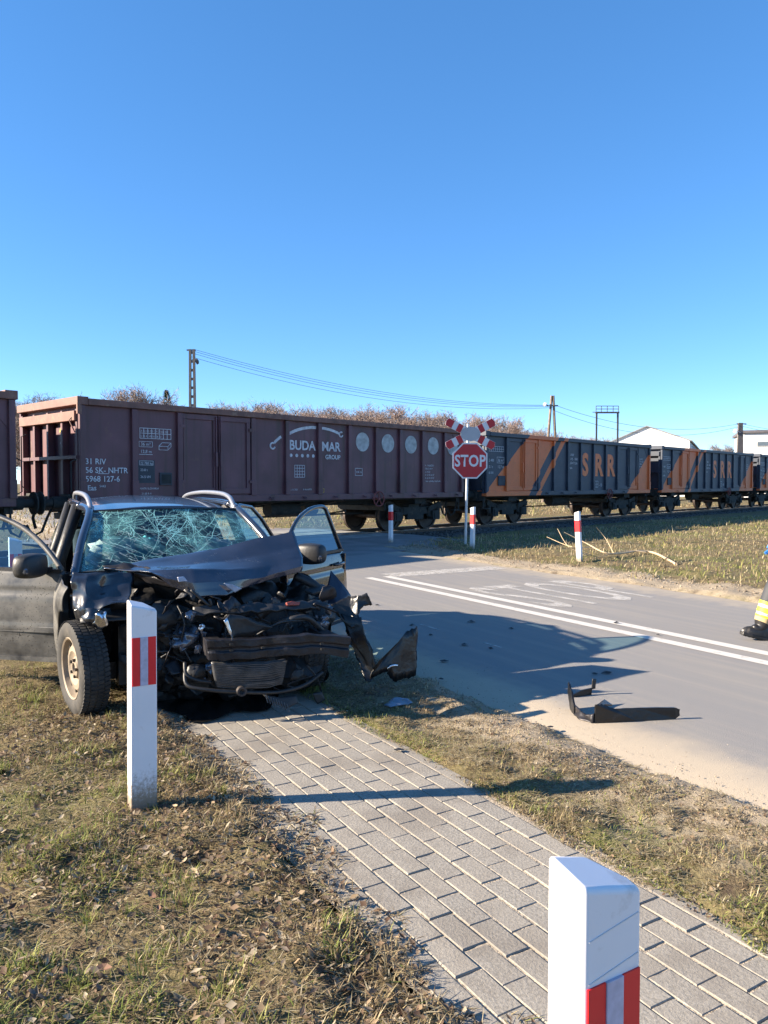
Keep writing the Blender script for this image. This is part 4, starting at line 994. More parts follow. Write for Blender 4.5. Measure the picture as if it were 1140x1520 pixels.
ga = thing('steel_gantry', 'steel gantry frame with railing on two posts beside the warehouse', 'gantry', gp(900, 66))
zg = zat(612, 66)
for sg in (-1, 1):
    k = MB(); k.box((sg * 0.9, 0, zg / 2), (0.13, 0.13, zg)); k.build('post', STEEL, ga)
k = MB(); k.box((0, 0, zg - 0.05), (2.0, 0.3, 0.12)); k.build('beam', STEEL, ga)
k = MB()
for x in (-0.95, -0.5, 0.0, 0.5, 0.95): k.cyl((x, 0, zg), (x, 0, zg + 0.5), 0.03, n=6)
for z in (zg + 0.25, zg + 0.5): k.cyl((-0.95, 0, z), (0.95, 0, z), 0.03, n=6)
k.cyl((-0.9, 0, zg - 0.02), (-1.25, 0, zg - 0.02), 0.03, n=6); k.build('railing', STEEL, ga)
p3 = thing('power_pole', 'concrete power pole with lamp beside the flat-roofed white house', 'pole', gp(1097, 72))
H3 = zat(628, 72)
k = MB(); k.v = [(x * w_, y, z) for z, w_ in ((-.3, 0.40), (H3, 0.2)) for x in (-1, 1) for y in (-0.12, 0.12)]; k.f = [(0, 1, 3, 2), (4, 6, 7, 5), (0, 4, 5, 1), (2, 3, 7, 6), (0, 2, 6, 4), (1, 5, 7, 3)]; k.build('shaft', CONCP, p3)
k = MB(); k.box((0.1, 0, H3 - 0.1), (0.9, 0.1, 0.09)); k.build('crossarm', STEEL, p3)
k = MB(); k.tube([(0, -0.1, H3 - 0.9), (-0.5, -0.2, H3 - 0.75)], 0.03, 6); k.lathe([(0, 0.1), (0.17, 0.05), (0.21, -0.1), (0, -0.14)], Matrix.Translation((-0.6, -0.2, H3 - 0.75)) @ Matrix.Rotation(R(-65), 4, 'Y'), 14); k.build('lamp', LAMP, p3)
def wire(a, b_, sag, label, r=0.013):
    k = MB(); pts = [a.lerp(b_, t) - Vector((0, 0, sag * 4 * t * (1 - t))) for t in [i / 24 for i in range(25)]]
    k.tube(pts, r, 5); return tag(k.build('power_line', WIRE), label, 'wire', 'overhead power lines')
A1 = gp(287, 48, H1); A2 = gp(817, 62, H2 - 0.75); A3 = gp(1097, 72, H3)
for i, dz in enumerate((0.0, -0.10, -0.22, -0.45)):
    wire(A1 + Vector((0.1 - 0.06 * i, 0, dz)), A2 + Vector((-0.3 + 0.2 * i, 0, dz * 0.4)), 0.9 + 0.08 * i, 'overhead wire strung from ladder-like pole to A-shaped pole', 0.012)
for i, dz in enumerate((0.0, -0.45)):
    wire(A2 + Vector((0.3, 0, dz)), A3 + Vector((-0.2, 0, -0.1 + dz * 0.6)), 1.1 + 0.2 * i, 'overhead wire strung from A-shaped pole to pole at white house', 0.015)
for i, dz in enumerate((0.0, -0.45)):
    wire(A3 + Vector((0.2, 0, -0.1 + dz * .5)), A3 + Vector((22, 12, 0.3 + dz)), 0.8, 'overhead wire leaving the pole at the white house', 0.015)
0 and wire(A1 + Vector((-0.2, 0, -0.1)), A1 + Vector((-48, 20, 0.4)), 1.2, 'overhead wire leaving the ladder-like pole over the trees', 0.012)

# white warehouse and flat-roofed house
WALLW = M('white_render', (0.74, 0.73, 0.72), 0.8, var=0.05, vs=0.8); SHEET = M('shade_blue_sheet', (0.19, 0.25, 0.32), 0.5, var=0.12, vs=2, metal=0.2)  # SHEET: the warehouse side's bluish shade is put into its colour
ROOFG = M('grey_roof', (0.30, 0.32, 0.34), 0.45, var=0.15, vs=1.5, metal=0.3); ROOFD = M('dark_roof_edge', (0.12, 0.11, 0.12), 0.7)
PANE = M('window_pane', (0.10, 0.12, 0.14), 0.1, spec=0.8); WFR = M('window_frame_grey', (0.45, 0.44, 0.42), 0.6)
wa = Matrix.Rotation(R(27), 3, 'Z')
Wc = gp(907, 92)
wh = thing('warehouse', 'white gabled warehouse with metal side coloured in bluish shade behind the wagons', 'building', Wc, R(-24))
Gw = 8.6; He = zat(656, 92); Hp = zat(635, 92); Ln = 30
k = MB(); k.v = [(0, 0, -.5), (Gw, 0, -.5), (Gw, 0, He), (Gw * .46, 0, Hp), (0, 0, He)]; k.f = [(0, 1, 2, 3, 4)]
k.build('gable_wall', WALLW, wh, solid=0.2)
for xx in (0.02, Gw - 0.02):
    k = MB(); k.box((xx, Ln / 2 + 0.12, He / 2 - 0.2), (0.18, Ln, He - 0.1)); sw = k.build('side_wall', SHEET, wh)
    for i in range(18):
        k = MB(); k.box((xx + (0.1 if xx > 1 else -0.1), 0.8 + i * 1.65, He / 2 - 0.2), (0.05, 0.12, He - 0.15)); k.build('sheet_rib', SHEET, sw)
for a, c_ in (((-0.25, He - 0.06), (Gw * .46, Hp + 0.06)), ((Gw * .46, Hp + 0.06), (Gw + 0.25, He - 0.06))):
    k = MB(); k.add([(a[0], -0.35, a[1]), (c_[0], -0.35, c_[1]), (c_[0], Ln + .3, c_[1]), (a[0], Ln + .3, a[1])], [(0, 1, 2, 3)]); k.build('roof', ROOFG, wh, solid=0.12)
hs = thing('flat_roofed_house', 'white flat-roofed house with dark roof edge and small window', 'building', gp(1101, 80), R(-20))
Hh = zat(641, 80)
k = MB(); k.box((6, 5, Hh / 2 - 0.3), (12, 10, Hh + .2)); hw = k.build('wall', WALLW, hs)
k = MB(); k.box((6, 5, Hh - 0.02), (12.5, 10.5, 0.28)); k.build('roof', ROOFD, hs)
for i in range(4):
    wx = 1.9 + i * 2.7
    k = MB(); k.box((wx, -0.02, zat(659.5, 80)), (1.15, 0.08, 0.52)); wi = k.build('window', WFR, hs)
    k = MB(); k.box((wx, -0.045, zat(659.5, 80)), (1.02, 0.06, 0.40)); k.build('pane', PANE, wi)

# bare trees
TWIG = M('bare_twigs', (0.25, 0.18, 0.15), 0.9, var=0.25, vs=0.5); TRUNK = M('tree_bark', (0.12, 0.09, 0.07), 0.9, var=0.3, vs=3)
TWIG2 = M('bare_twigs_grey', (0.24, 0.19, 0.165), 0.9, var=0.25, vs=0.5)
NEED = M('evergreen_needles', (0.035, 0.06, 0.022), 0.8, var=0.4, vs=1.5)
def tree_meshes(seed, H, wide, nb, twm):
    r = random.Random(seed); tk = MB(); V = []; F = []
    tk.tube([(0, 0, -.5), (r.uniform(-.2, .2), 0, H * .3), (r.uniform(-.4, .4), r.uniform(-.3, .3), H * .6), (0, 0, H * .85)], [0.02 * H, 0.016 * H, 0.009 * H, 0.003 * H], 7)
    def ribbon(p, d, l, w):
        q = p + d * l; s = d.cross(Vector((r.uniform(-1, 1), r.uniform(-1, 1), r.uniform(-1, 1)))).normalized() * w
        o = len(V); V.extend([p - s, p + s, q]); F.append((o, o + 1, o + 2)); return q
    for i in range(nb):
        z = H * r.uniform(0.22, 0.86); a = r.uniform(0, 6.283); up = r.uniform(0.35, 1.2)
        d = Vector((math.cos(a), math.sin(a), up)).normalized(); l = wide * H * r.uniform(0.6, 1.1) * (1.08 - 0.75 * abs(z / H - 0.45))
        p0 = Vector((0, 0, z)); pm = p0 + d * l * 0.5 + Vector((0, 0, 0.02 * H)); pe = p0 + d * l + Vector((0, 0, 0.08 * H))
        tk.tube([p0, pm, pe], [0.006 * H, 0.004 * H, 0.0015 * H], 4)
        for j in range(16):
            t = r.uniform(0.25, 1.0); p = p0.lerp(pe, t) if t > .5 else p0.lerp(pm, t * 2)
            dd = (d * 0.7 + Vector((r.gauss(0, .6), r.gauss(0, .6), r.gauss(.35, .5)))).normalized(); ll = 0.11 * H * r.uniform(.5, 1.2)
            q = ribbon(p, dd, ll, 0.0032 * H)
            for m_ in range(5):
                pp = p.lerp(q, r.uniform(.3, 1)); d3 = (dd + Vector((r.gauss(0, .6), r.gauss(0, .6), r.gauss(.1, .5)))).normalized()
                q2 = ribbon(pp, d3, ll * r.uniform(.35, .7), 0.0022 * H)
                d4 = (d3 + Vector((r.gauss(0, .7), r.gauss(0, .7), r.gauss(0, .5)))).normalized()
                ribbon(pp.lerp(q2, .6), d4, ll * .4, 0.0018 * H)
    cr = MB(); cr.v = [tuple(v_) for v_ in V]; cr.f = F
    return tk, cr
def tree_proto(seed, H, wide, nb, twm):
    tk, cr = tree_meshes(seed, H, wide, nb, twm)
    t = thing('bare_tree', 'x', 'tree', (0, 0, -100), 0, 'bare winter trees behind the railway')
    t['h0'] = max(q_[2] for q_ in cr.v); tk.build('trunk', TRUNK, t); cr.build('crown', twm, t); return t
protos = [tree_proto(3, 15, .30, 42, TWIG), tree_proto(8, 14, .34, 46, TWIG2), tree_proto(21, 16, .27, 40, TWIG), tree_proto(34, 13, .32, 44, TWIG2)]
used = set()
def put_tree(px, Y, top_py, label, i):
    label = label or FL_at(px, i)
    p = protos[i % 4]; s = 1.0 * zat(top_py, Y) / p['h0']
    if i % 4 not in used: used.add(i % 4); o = p; o.location = gp(px, Y); o['label'] = label
    else: o = dup(p, gp(px, Y), rng.uniform(0, 6.28), label)
    o.scale = (s * rng.uniform(.9, 1.15), s * rng.uniform(.9, 1.15), s); o.rotation_euler.z = rng.uniform(0, 6.28)
LOOK = ['tall russet', 'broad greyish', 'slender russet', 'low greyish']
WHERE = [(-99, 120, 'above the brown wagon coupling'), (120, 200, 'above the wagon number lettering'), (200, 290, 'beside the ladder-like pole'), (290, 380, 'above the brown double doors'), (380, 460, 'above the arched white logo'), (460, 530, 'above the large white word lettering'), (530, 600, 'above the first white discs'), (600, 655, 'above the last white discs'), (655, 740, 'behind the crossbuck'), (740, 800, 'above the orange doors'), (800, 860, 'behind the A-shaped pole'), (860, 2000, 'behind the steel gantry')]
def FL_at(px, i):
    return '%s bare tree in the skyline wood %s' % (LOOK[i % 4], [w for a, c_, w in WHERE if a <= px < c_][0])
FL = None
GL = 'bare tree standing apart behind the brown wagon beside the ladder-like pole'
i = 0
for px, tp in ((182, 574), (205, 577), (226, 575), (240, 584)):
    put_tree(px, 95 + 6 * rng.random(), tp - 8, GL, i); i += 1
for px, tp in ((12, 580), (40, 579), (66, 578), (92, 580), (118, 583)):
    put_tree(px, 130 + 10 * rng.random(), tp, 'bare tree in the thicket above the brown wagons where they couple', i); i += 1
TOP = [(330, 600), (360, 597), (400, 596), (440, 600), (490, 604), (540, 603), (590, 605), (640, 610), (690, 613), (740, 618), (780, 628), (820, 640), (870, 648), (905, 650)]
def top_at(x):
    for (a, ya), (c_, yc) in zip(TOP, TOP[1:]):
        if a <= x <= c_: return ya + (yc - ya) * (x - a) / (c_ - a)
    return 605
for row, (Y0, dy) in enumerate(((170, 3), (185, -3), (205, -6))):
    x = 318 + row * 9
    while x < 905:
        put_tree(x + rng.uniform(-6, 6), Y0 + rng.uniform(-6, 6), top_at(x) + dy + rng.uniform(-4, 8), FL, i); i += 1
        x += rng.uniform(17, 25)
for px, tp in ((1060, 662), (1068, 655), (1080, 655), (1090, 657)): put_tree(px, 140, tp, 'bare tree between the warehouse and the flat-roofed house', i); i += 1
x = 130
while x < 320: put_tree(x, 190 + rng.uniform(-8, 8), 596 + rng.uniform(-5, 5), FL, i); i += 1; x += rng.uniform(16, 24)
x = -60
while x < 130: put_tree(x, 210 + rng.uniform(-8, 8), 590 + rng.uniform(-5, 5), FL, i); i += 1; x += rng.uniform(16, 24)
# evergreen
et = thing('evergreen_tree', 'small dark green conifer among the bare trees behind the brown wagon', 'tree', gp(249, 98))
k = MB(); He_ = zat(580, 98); k.cyl((0, 0, -.3), (0, 0, He_ * .95), 0.16, 0.03, n=7); k.build('trunk', TRUNK, et)
k = MB(); r = random.Random(9)
for i in range(2600):
    z = He_ * (0.15 + 0.85 * r.random() ** 0.9); R_ = 0.30 * (He_ - z) + 0.06; a = r.uniform(0, 6.283); rr = R_ * r.uniform(.3, 1)
    p = Vector((math.cos(a) * rr, math.sin(a) * rr, z - rr * .25)); d = Vector((math.cos(a), math.sin(a), r.uniform(-.5, .3))) * r.uniform(.25, .5); s = Vector((-math.sin(a), math.cos(a), r.uniform(-.5, .5))) * 0.09
    k.add([p - s, p + s, p + d], [(0, 1, 2)])
k.build('crown', NEED, et)
# ---------------------------------------------------------------- wrecked estate car (local: x forward from front axle, y to its left, z up)
TH = R(26.0); Fx, Fy = math.sin(TH), -math.cos(TH); Wx, Wy = -1.338, 5.53
car = thing('wrecked_car', 'wrecked black estate car with crushed front, shattered windscreen and open doors', 'car', (Wx, Wy, 0), math.atan2(Fy, Fx))
def CP(px, py, x):
    "car-local point on the photo ray where local x has the given value"
    a = (px - 570) / FPX; Y = (x + Wx * Fx + Wy * Fy) / (a * Fx + Fy)
    p = P(px, py, Y); dx, dy = p.x - Wx, p.y - Wy
    return Vector((dx * Fx + dy * Fy, -dx * Fy + dy * Fx, p.z))
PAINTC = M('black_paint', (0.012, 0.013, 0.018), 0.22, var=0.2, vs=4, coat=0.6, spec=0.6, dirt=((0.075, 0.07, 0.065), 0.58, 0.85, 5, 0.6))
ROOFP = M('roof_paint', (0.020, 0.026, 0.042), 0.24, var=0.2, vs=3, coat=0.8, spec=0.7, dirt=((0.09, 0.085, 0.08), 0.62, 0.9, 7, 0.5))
DUSTP = M('dusty_paint', (0.030, 0.030, 0.031), 0.35, var=0.2, vs=4, coat=0.25, dirt=((0.125, 0.118, 0.105), 0.36, 0.62, 3.0, 0.75))
def speck(m, c, sc_, lo, hi):
    N = m.node_tree.nodes; L = m.node_tree.links; b = N['Principled BSDF']; src = b.inputs['Base Color'].links[0].from_socket
    tc = N.new('ShaderNodeTexCoord'); n1 = noise_node(N, L, tc.outputs['Object'], sc_, 2, .5); n2 = noise_node(N, L, tc.outputs['Object'], 3.0, 2)
    L.new(mixc(N, L, mth(N, L, 'MULTIPLY', ramp(N, L, n1, lo, hi), ramp(N, L, n2, .42, .55)), src, c), b.inputs['Base Color'])
speck(DUSTP, (0.012, 0.011, 0.010), 75, 0.62, 0.66)
PLAS = M('black_plastic', (0.018, 0.018, 0.019), 0.5, var=0.35, vs=9, bump=0.2, bs=40, dirt=((0.045, 0.039, 0.034), 0.60, 0.82, 8, 0.85))
GUNK = M('engine_grime', (0.010, 0.0095, 0.0095), 0.5, var=0.5, vs=14, bump=0.5, bs=30, dirt=((0.04, 0.034, 0.03), 0.55, 0.75, 14, 0.8))
STEELD = M('bent_steel', (0.030, 0.028, 0.031), 0.45, metal=0.5, var=0.3, vs=8, dirt=((0.09, 0.07, 0.06), 0.55, 0.75, 7, 0.8))
BSKIN = M('bumper_black', (0.006, 0.006, 0.0065), 0.35, var=0.4, vs=9, bump=0.5, bs=22, dirt=((0.055, 0.045, 0.038), 0.60, 0.78, 13, 0.8))
CHROME = M('bright_metal', (0.62, 0.62, 0.64), 0.22, metal=0.95, var=0.15, vs=20)
ALU = M('radiator_aluminium', (0.085, 0.085, 0.088), 0.45, metal=0.5, var=0.3, vs=15)
RAILM = M('roof_rail_grey', (0.30, 0.31, 0.34), 0.38, metal=0.6, var=0.08, vs=6)
RUB = M('tyre_rubber', (0.026, 0.025, 0.024), 0.8, var=0.3, vs=10, dirt=((0.085, 0.075, 0.062), 0.50, 0.75, 6, 0.95))
RIMM = M('dusty_steel_rim', (0.25, 0.20, 0.145), 0.7, metal=0.2, var=0.25, vs=9, bump=0.2, bs=40)
TRIM = M('cabin_trim', (0.03, 0.031, 0.034), 0.8, var=0.2, vs=6); SEATM = M('seat_fabric', (0.06, 0.062, 0.068), 0.9, var=0.25, vs=20)
AIRB = M('airbag_cloth', (0.50, 0.55, 0.58), 0.85, var=0.15, vs=6, bump=0.5, bs=14); TEALC = M('teal_cloth', (0.10, 0.42, 0.48), 0.8, var=0.2, vs=8)
HEADL = M('headlamp_shell', (0.13, 0.14, 0.17), 0.10, metal=0.5, var=0.3, vs=12)
REDP = M('red_plastic', (0.30, 0.06, 0.04), 0.5)
SCR = M('bare_scrape', (0.42, 0.43, 0.50), 0.6, var=0.3, vs=18)
GLASS = glass_mat('tinted_glass', (0.46, 0.72, 0.84), 0.15)
WSG = glass_mat('windscreen_glass', (0.55, 0.74, 0.72), 0.07)
def craze(m):
    N = m.node_tree.nodes; L = m.node_tree.links; out = N['Material Output']; src = out.inputs[0].links[0].from_socket
    tc = N.new('ShaderNodeTexCoord'); vo = N.new('ShaderNodeTexVoronoi'); vo.feature = 'DISTANCE_TO_EDGE'; vo.inputs['Scale'].default_value = 38; L.new(tc.outputs['Object'], vo.inputs['Vector'])
    n1 = noise_node(N, L, tc.outputs['Object'], 4.5, 4, .6); f = mth(N, L, 'MULTIPLY', ramp(N, L, vo.outputs['Distance'], 0.06, 0.0), ramp(N, L, n1, 0.45, 0.68))
    f2 = mth(N, L, 'ADD', mth(N, L, 'MULTIPLY', f, 0.7), mth(N, L, 'MULTIPLY', ramp(N, L, n1, 0.36, 0.72), 0.34), True)
    d = N.new('ShaderNodeBsdfDiffuse'); d.inputs[0].default_value = (0.22, 0.52, 0.49, 1); x = N.new('ShaderNodeMixShader')
    L.new(f2, x.inputs[0]); L.new(src, x.inputs[1]); L.new(d.outputs[0], x.inputs[2]); L.new(x.outputs[0], out.inputs[0])
craze(WSG)
CRK = M('glass_crack', (0.30, 0.62, 0.58), 0.4, var=0.5, vs=9)
CRKW = M('glass_dust', (0.50, 0.62, 0.61), 0.5, var=0.2, vs=9)

def plate(pts, m, name, parent=car, thick=0.012, amp=0.01, ns=7, seed=0, cuts=4, smooth=True, jag=0.0):
    bm = bmesh.new(); vs = [bm.verts.new(p) for p in pts]; f = bm.faces.new(vs)
    bmesh.ops.triangulate(bm, faces=[f]); bmesh.ops.subdivide_edges(bm, edges=bm.edges[:], cuts=cuts, use_grid_fill=True)
    for v_ in bm.verts:
        q = v_.co * ns + Vector((seed * 5.1, seed * 2.3, seed)); v_.co += noise.noise_vector(q) * amp + noise.noise_vector(q * 2.7) * amp * 0.4
        if jag and v_.is_boundary: q2 = v_.co * 55; v_.co += noise.noise_vector(q2) * jag
    k = MB(); bm.verts.index_update(); k.v = [tuple(v_.co) for v_ in bm.verts]; k.f = [tuple(v_.index for v_ in f_.verts) for f_ in bm.faces]; bm.free()
    return k.build(name, m, parent, smooth=smooth, solid=thick)

# --- roof, pillars, side panels, tail
def roof_pt(u, v):
    x = -1.13 - 2.42 * v; y = (u * 2 - 1); w = 0.585 + 0.05 * math.sin(math.pi * min(1, v * 1.3)) - 0.06 * max(0, v - .6)
    zc = 1.322 + 0.085 * math.sin(math.pi * (0.10 + 0.72 * v)) - 0.026 * (1 - v)
    return (x + 0.06 * (1 - abs(y) ** 2) * (1 - v) , y * w, zc + 0.018 - 0.065 * abs(y) ** 2.6)
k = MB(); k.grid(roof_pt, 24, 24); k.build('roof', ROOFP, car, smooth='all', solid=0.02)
k = MB(); k.grid(lambda u, v: Vector(roof_pt(u, v)) - Vector((0, 0, 0.035)), 12, 12); k.build('headliner', TRIM, car)
for s in (-1, 1):
    k = MB(); k.tube(spl([Vector((-0.42, s * 0.79, 0.87)), Vector((-0.72, s * 0.715, 1.10)), Vector((-1.12, s * 0.618, 1.310)), Vector((-1.5, s * 0.65, 1.352))]), 0.034, 8); k.build('front_pillar', ROOFP, car, smooth='all')
    k = MB(); k.tube(spl([Vector((-1.5, s * 0.65, 1.352)), Vector((-2.2, s * 0.66, 1.365)), Vector((-3.2, s * 0.62, 1.33)), Vector((-3.6, s * 0.66, 1.05)), Vector((-3.68, s * 0.72, 0.9))]), 0.035, 8); k.build('roof_side', PAINTC, car, smooth='all')
    for xb, xt, w_ in ((-1.60, -1.72, 0.05), (-2.52, -2.62, 0.045)):
        k = MB(); k.tube([(xb, s * 0.80, 0.28), (xb, s * 0.82, 0.88), (xt, s * 0.66, 1.35)], w_, 8); k.build('door_pillar', PLAS, car, smooth='all')
    k = MB(); k.box((-1.5, s * 0.78, 0.285), (2.1, 0.12, 0.12)); k.build('sill', PAINTC, car, bevel=0.02)
def side(x0, x1, s, arch=None):
    def f(u, v):
        x = x0 + (x1 - x0) * u; z = 0.24 + 0.66 * v
        if arch is not None:
            d = abs(x - arch); 
            if d < 0.37: z = max(z, 0.316 + math.sqrt(0.37 ** 2 - d * d) * (1 if True else 0)) if v < 0.999 else z
            if d < 0.37: zlo = 0.316 + math.sqrt(0.37 ** 2 - d * d); z = zlo + (0.90 - zlo) * v
        y = 0.865 - 0.05 * ((z - 0.58) / 0.34) ** 2 - 0.10 * max(0, (-3.2 - x)) ** 1.2
        return (x, s * y, z)
    return f
k = MB(); k.grid(side(-1.62, -2.5, -1), 14, 10); k.build('rear_door', DUSTP, car, smooth='all', solid=0.03)
k = MB(); k.grid(side(-2.53, -3.66, -1, -2.78), 40, 10); k.build('rear_quarter', DUSTP, car, smooth='all', solid=0.03)
k = MB(); k.grid(side(-2.53, -3.66, 1, -2.78), 40, 10); k.build('rear_quarter', PAINTC, car, smooth='all', solid=0.03)
for s in (-1, 1):
    for (a, c_, d, e) in (((-1.66, 0.90), (-2.48, 0.92), (-2.58, 1.31), (-1.76, 1.33)), ((-2.58, 0.92), (-3.5, 0.95), (-3.3, 1.27), (-2.68, 1.31))):
        if s > 0 and a[0] > -2: continue
        k = MB(); k.add([(x, s * (0.815 - (z - 0.9) * 0.38), z) for x, z in (a, c_, d, e)], [(0, 1, 2, 3)]); k.build('side_window', GLASS, car)
k = MB(); k.csurf([[(-3.68, -0.74, 0.3), (-3.78, 0, 0.3), (-3.68, 0.74, 0.3)], [(-3.70, -0.76, 0.6), (-3.80, 0, 0.6), (-3.70, 0.76, 0.6)], [(-3.68, -0.72, 0.9), (-3.74, 0, 0.92), (-3.68, 0.72, 0.9)]], 12, 8); k.build('tailgate', PAINTC, car, smooth='all', solid=0.03)
k = MB(); k.csurf([[(-3.68, -0.70, 0.9), (-3.74, 0, 0.92), (-3.68, 0.70, 0.9)], [(-3.52, -0.58, 1.30), (-3.55, 0, 1.33), (-3.52, 0.58, 1.30)]], 10, 4); k.build('rear_window', GLASS, car, smooth='all')
k = MB(); k.box((-2.05, 0, 0.26), (3.2, 1.5, 0.08)); k.build('floor_pan', TRIM, car)
for s in (-1, 1):
    k = MB(); k.tube(spl([Vector((-1.20, s * 0.60, 1.325)), Vector((-1.27, s * 0.60, 1.375)), Vector((-1.42, s * 0.605, 1.425)), Vector((-1.75, s * 0.61, 1.452)), Vector((-2.5, s * 0.61, 1.455)), Vector((-3.1, s * 0.58, 1.42)), Vector((-3.3, s * 0.56, 1.35))]), 0.021, 8)
    k.box((-1.215, s * 0.60, 1.335), (0.10, 0.045, 0.05)); k.build('roof_rail', RAILM, car, smooth='all')
# cabin
k = MB(); k.csurf([[(-0.50, -0.74, 0.86), (-0.46, 0, 0.88), (-0.50, 0.74, 0.86)], [(-0.75, -0.74, 0.90), (-0.72, 0, 0.92), (-0.75, 0.74, 0.90)], [(-0.98, -0.72, 0.84), (-0.96, 0, 0.86), (-0.98, 0.72, 0.84)], [(-0.96, -0.7, 0.5), (-0.96, 0, 0.5), (-0.96, 0.7, 0.5)]], 16, 12, 0.012, 5); k.build('dashboard', TRIM, car, smooth='all', solid=0.02)
k = MB(); k.box((-0.42, 0, 0.60), (0.05, 1.5, 0.62)); k.build('firewall', GUNK, car)
k = MB(); Xw = Matrix.Translation((-1.12, 0.36, 0.90)) @ Matrix.Rotation(R(-62), 4, 'Y')
k.tube([Xw @ Vector((0.185 * math.cos(a * math.pi / 14), 0.185 * math.sin(a * math.pi / 14), 0)) for a in range(29)], 0.015, 7, False); k.cyl(Xw @ Vector((0, 0, -0.2)), Xw @ Vector((0, 0, 0.03)), 0.06, n=10); k.bar(Xw @ Vector((-0.18, 0, 0)), Xw @ Vector((0.18, 0, 0)), 0.04, 0.02); k.build('steering_wheel', TRIM, car, smooth=True)
for s in (-1, 1):
    k = MB(); k.box((-1.55, s * 0.36, 0.48), (0.5, 0.48, 0.18)); k.box((-1.86, s * 0.36, 0.80), (0.14, 0.46, 0.66), (0, R(-14), 0)); st_ = k.build('seat', SEATM, car, bevel=0.05, smooth=True, seg=3)
    k = MB(); k.box((-1.97, s * 0.36, 1.20), (0.09, 0.26, 0.17), (0, R(-10), 0)); k.build('headrest', SEATM, st_, bevel=0.04, smooth=True, seg=3)
k = MB(); k.box((-2.75, 0, 0.78), (0.14, 1.25, 0.62), (0, R(-14), 0)); k.box((-2.5, 0, 0.5), (0.45, 1.25, 0.16)); k.build('rear_bench', SEATM, car, bevel=0.05, smooth=True)
def blob(c_, r_, amp, seed, m, name, parent=car):
    bm = bmesh.new(); bmesh.ops.create_icosphere(bm, subdivisions=3, radius=1)
    k = MB(); bm.verts.index_update()
    for v_ in bm.verts:
        n_ = 1 + amp * noise.noise(v_.co * 2.2 + Vector((seed, 0, 0))) + amp * .5 * noise.noise(v_.co * 5 + Vector((0, seed, 0)))
        k.v.append((c_[0] + v_.co.x * r_[0] * n_, c_[1] + v_.co.y * r_[1] * n_, c_[2] + v_.co.z * r_[2] * n_))
    k.f = [tuple(v_.index for v_ in f_.verts) for f_ in bm.faces]; bm.free(); return k.build(name, m, parent, smooth='all')
blob((-0.86, -0.44, 0.99), (0.14, 0.22, 0.13), 0.5, 3, AIRB, 'airbag'); blob((-0.72, -0.22, 1.0), (0.05, 0.10, 0.13), 0.5, 7, TEALC, 'teal_cloth'); blob((-1.02, 0.36, 0.95), (0.1, 0.16, 0.13), 0.5, 9, AIRB, 'airbag')
k = MB(); k.box((-1.04, 0.03, 1.235), (0.03, 0.2, 0.06)); k.cyl((-1.02, 0.03, 1.26), (-1.05, 0.03, 1.31), 0.012, n=6); k.build('rear_view_mirror', TRIM, car, bevel=0.01)

# --- windscreen and its cracks
def ws(u, v):
    y = u * 2 - 1; w = 0.745 - 0.15 * v
    x = -0.44 - 0.70 * v + 0.11 * (1 - y * y) * (1 - 0.45 * v) ; z = 0.885 + 0.432 * v + 0.035 * math.sin(math.pi * v) + 0.02 * (1 - y * y) * v
    sag = -0.018 * math.exp(-((u - 0.56) / 0.25) ** 2 - ((v - 0.55) / 0.3) ** 2)
    return Vector((x + sag, y * w, z + sag))
def wn(u, v):
    e = 0.01; a = ws(u + e, v) - ws(u - e, v); c_ = ws(u, v + e) - ws(u, v - e); return a.cross(c_).normalized()
k = MB(); k.grid(ws, 28, 18); wsc = k.build('windscreen', WSG, car, smooth='all'); wsc['label'] = 'shattered windscreen crazed with pale teal cracks'
rc = random.Random(77)
def crack_mesh(lines):
    k = MB()
    for pts, w0, w1 in lines:
        n = len(pts); o = len(k.v)
        for i, (u, v) in enumerate(pts):
            u = min(max(u, 0.012), 0.988); v = min(max(v, 0.015), 0.985)
            p = ws(u, v); nn = wn(u, v); nn = nn if nn.x > 0 else -nn
            a = pts[max(i - 1, 0)]; c_ = pts[min(i + 1, n - 1)]
            d = ws(*c_) - ws(*a); sd_ = nn.cross(d); sd_ = sd_.normalized() if sd_.length > 1e-6 else Vector((0, 1, 0)); ww = 0.36 * (w0 + (w1 - w0) * i / (n - 1))
            k.v += [tuple(p + nn * 0.004 - sd_ * ww), tuple(p + nn * 0.004 + sd_ * ww)]
        k.f += [(o + 2 * i, o + 2 * i + 1, o + 2 * i + 3, o + 2 * i + 2) for i in range(n - 1)]
    return k
lines, white = [], []
def wander(u, v, a, L_, n, jit):
    pts = [(u, v)]
    for i in range(n):
        a += rc.gauss(0, jit); u += math.cos(a) * L_ / n; v += math.sin(a) * L_ / n * 1.9; pts.append((u, v))
    return pts
for (cu_, cv_, nrad, L0, L1) in ((0.60, 0.80, 13, .12, .55), (0.40, 0.56, 14, .08, .5), (0.76, 0.34, 9, .08, .45), (0.09, 0.86, 14, .05, .35)):
    for i in range(nrad):
        a = rc.uniform(0, 6.283); r0 = rc.uniform(.005, .09)
        lines.append((wander(cu_ + r0 * math.cos(a) + rc.gauss(0, .02), cv_ + r0 * math.sin(a) * 1.6 + rc.gauss(0, .03), a, rc.uniform(L0, L1), 9, .16), rc.uniform(.003, .008), .0012))
    for i in range(14):
        a = rc.uniform(0, 6.28); r0 = rc.uniform(.02, .25); q = []
        for j in range(7):
            aa = a + j * .11; q.append((cu_ + (r0 + rc.gauss(0, .008)) * math.cos(aa), cv_ + (r0 + rc.gauss(0, .008)) * math.sin(aa) * 1.7))
        lines.append((q, rc.uniform(.002, .005), .0015))
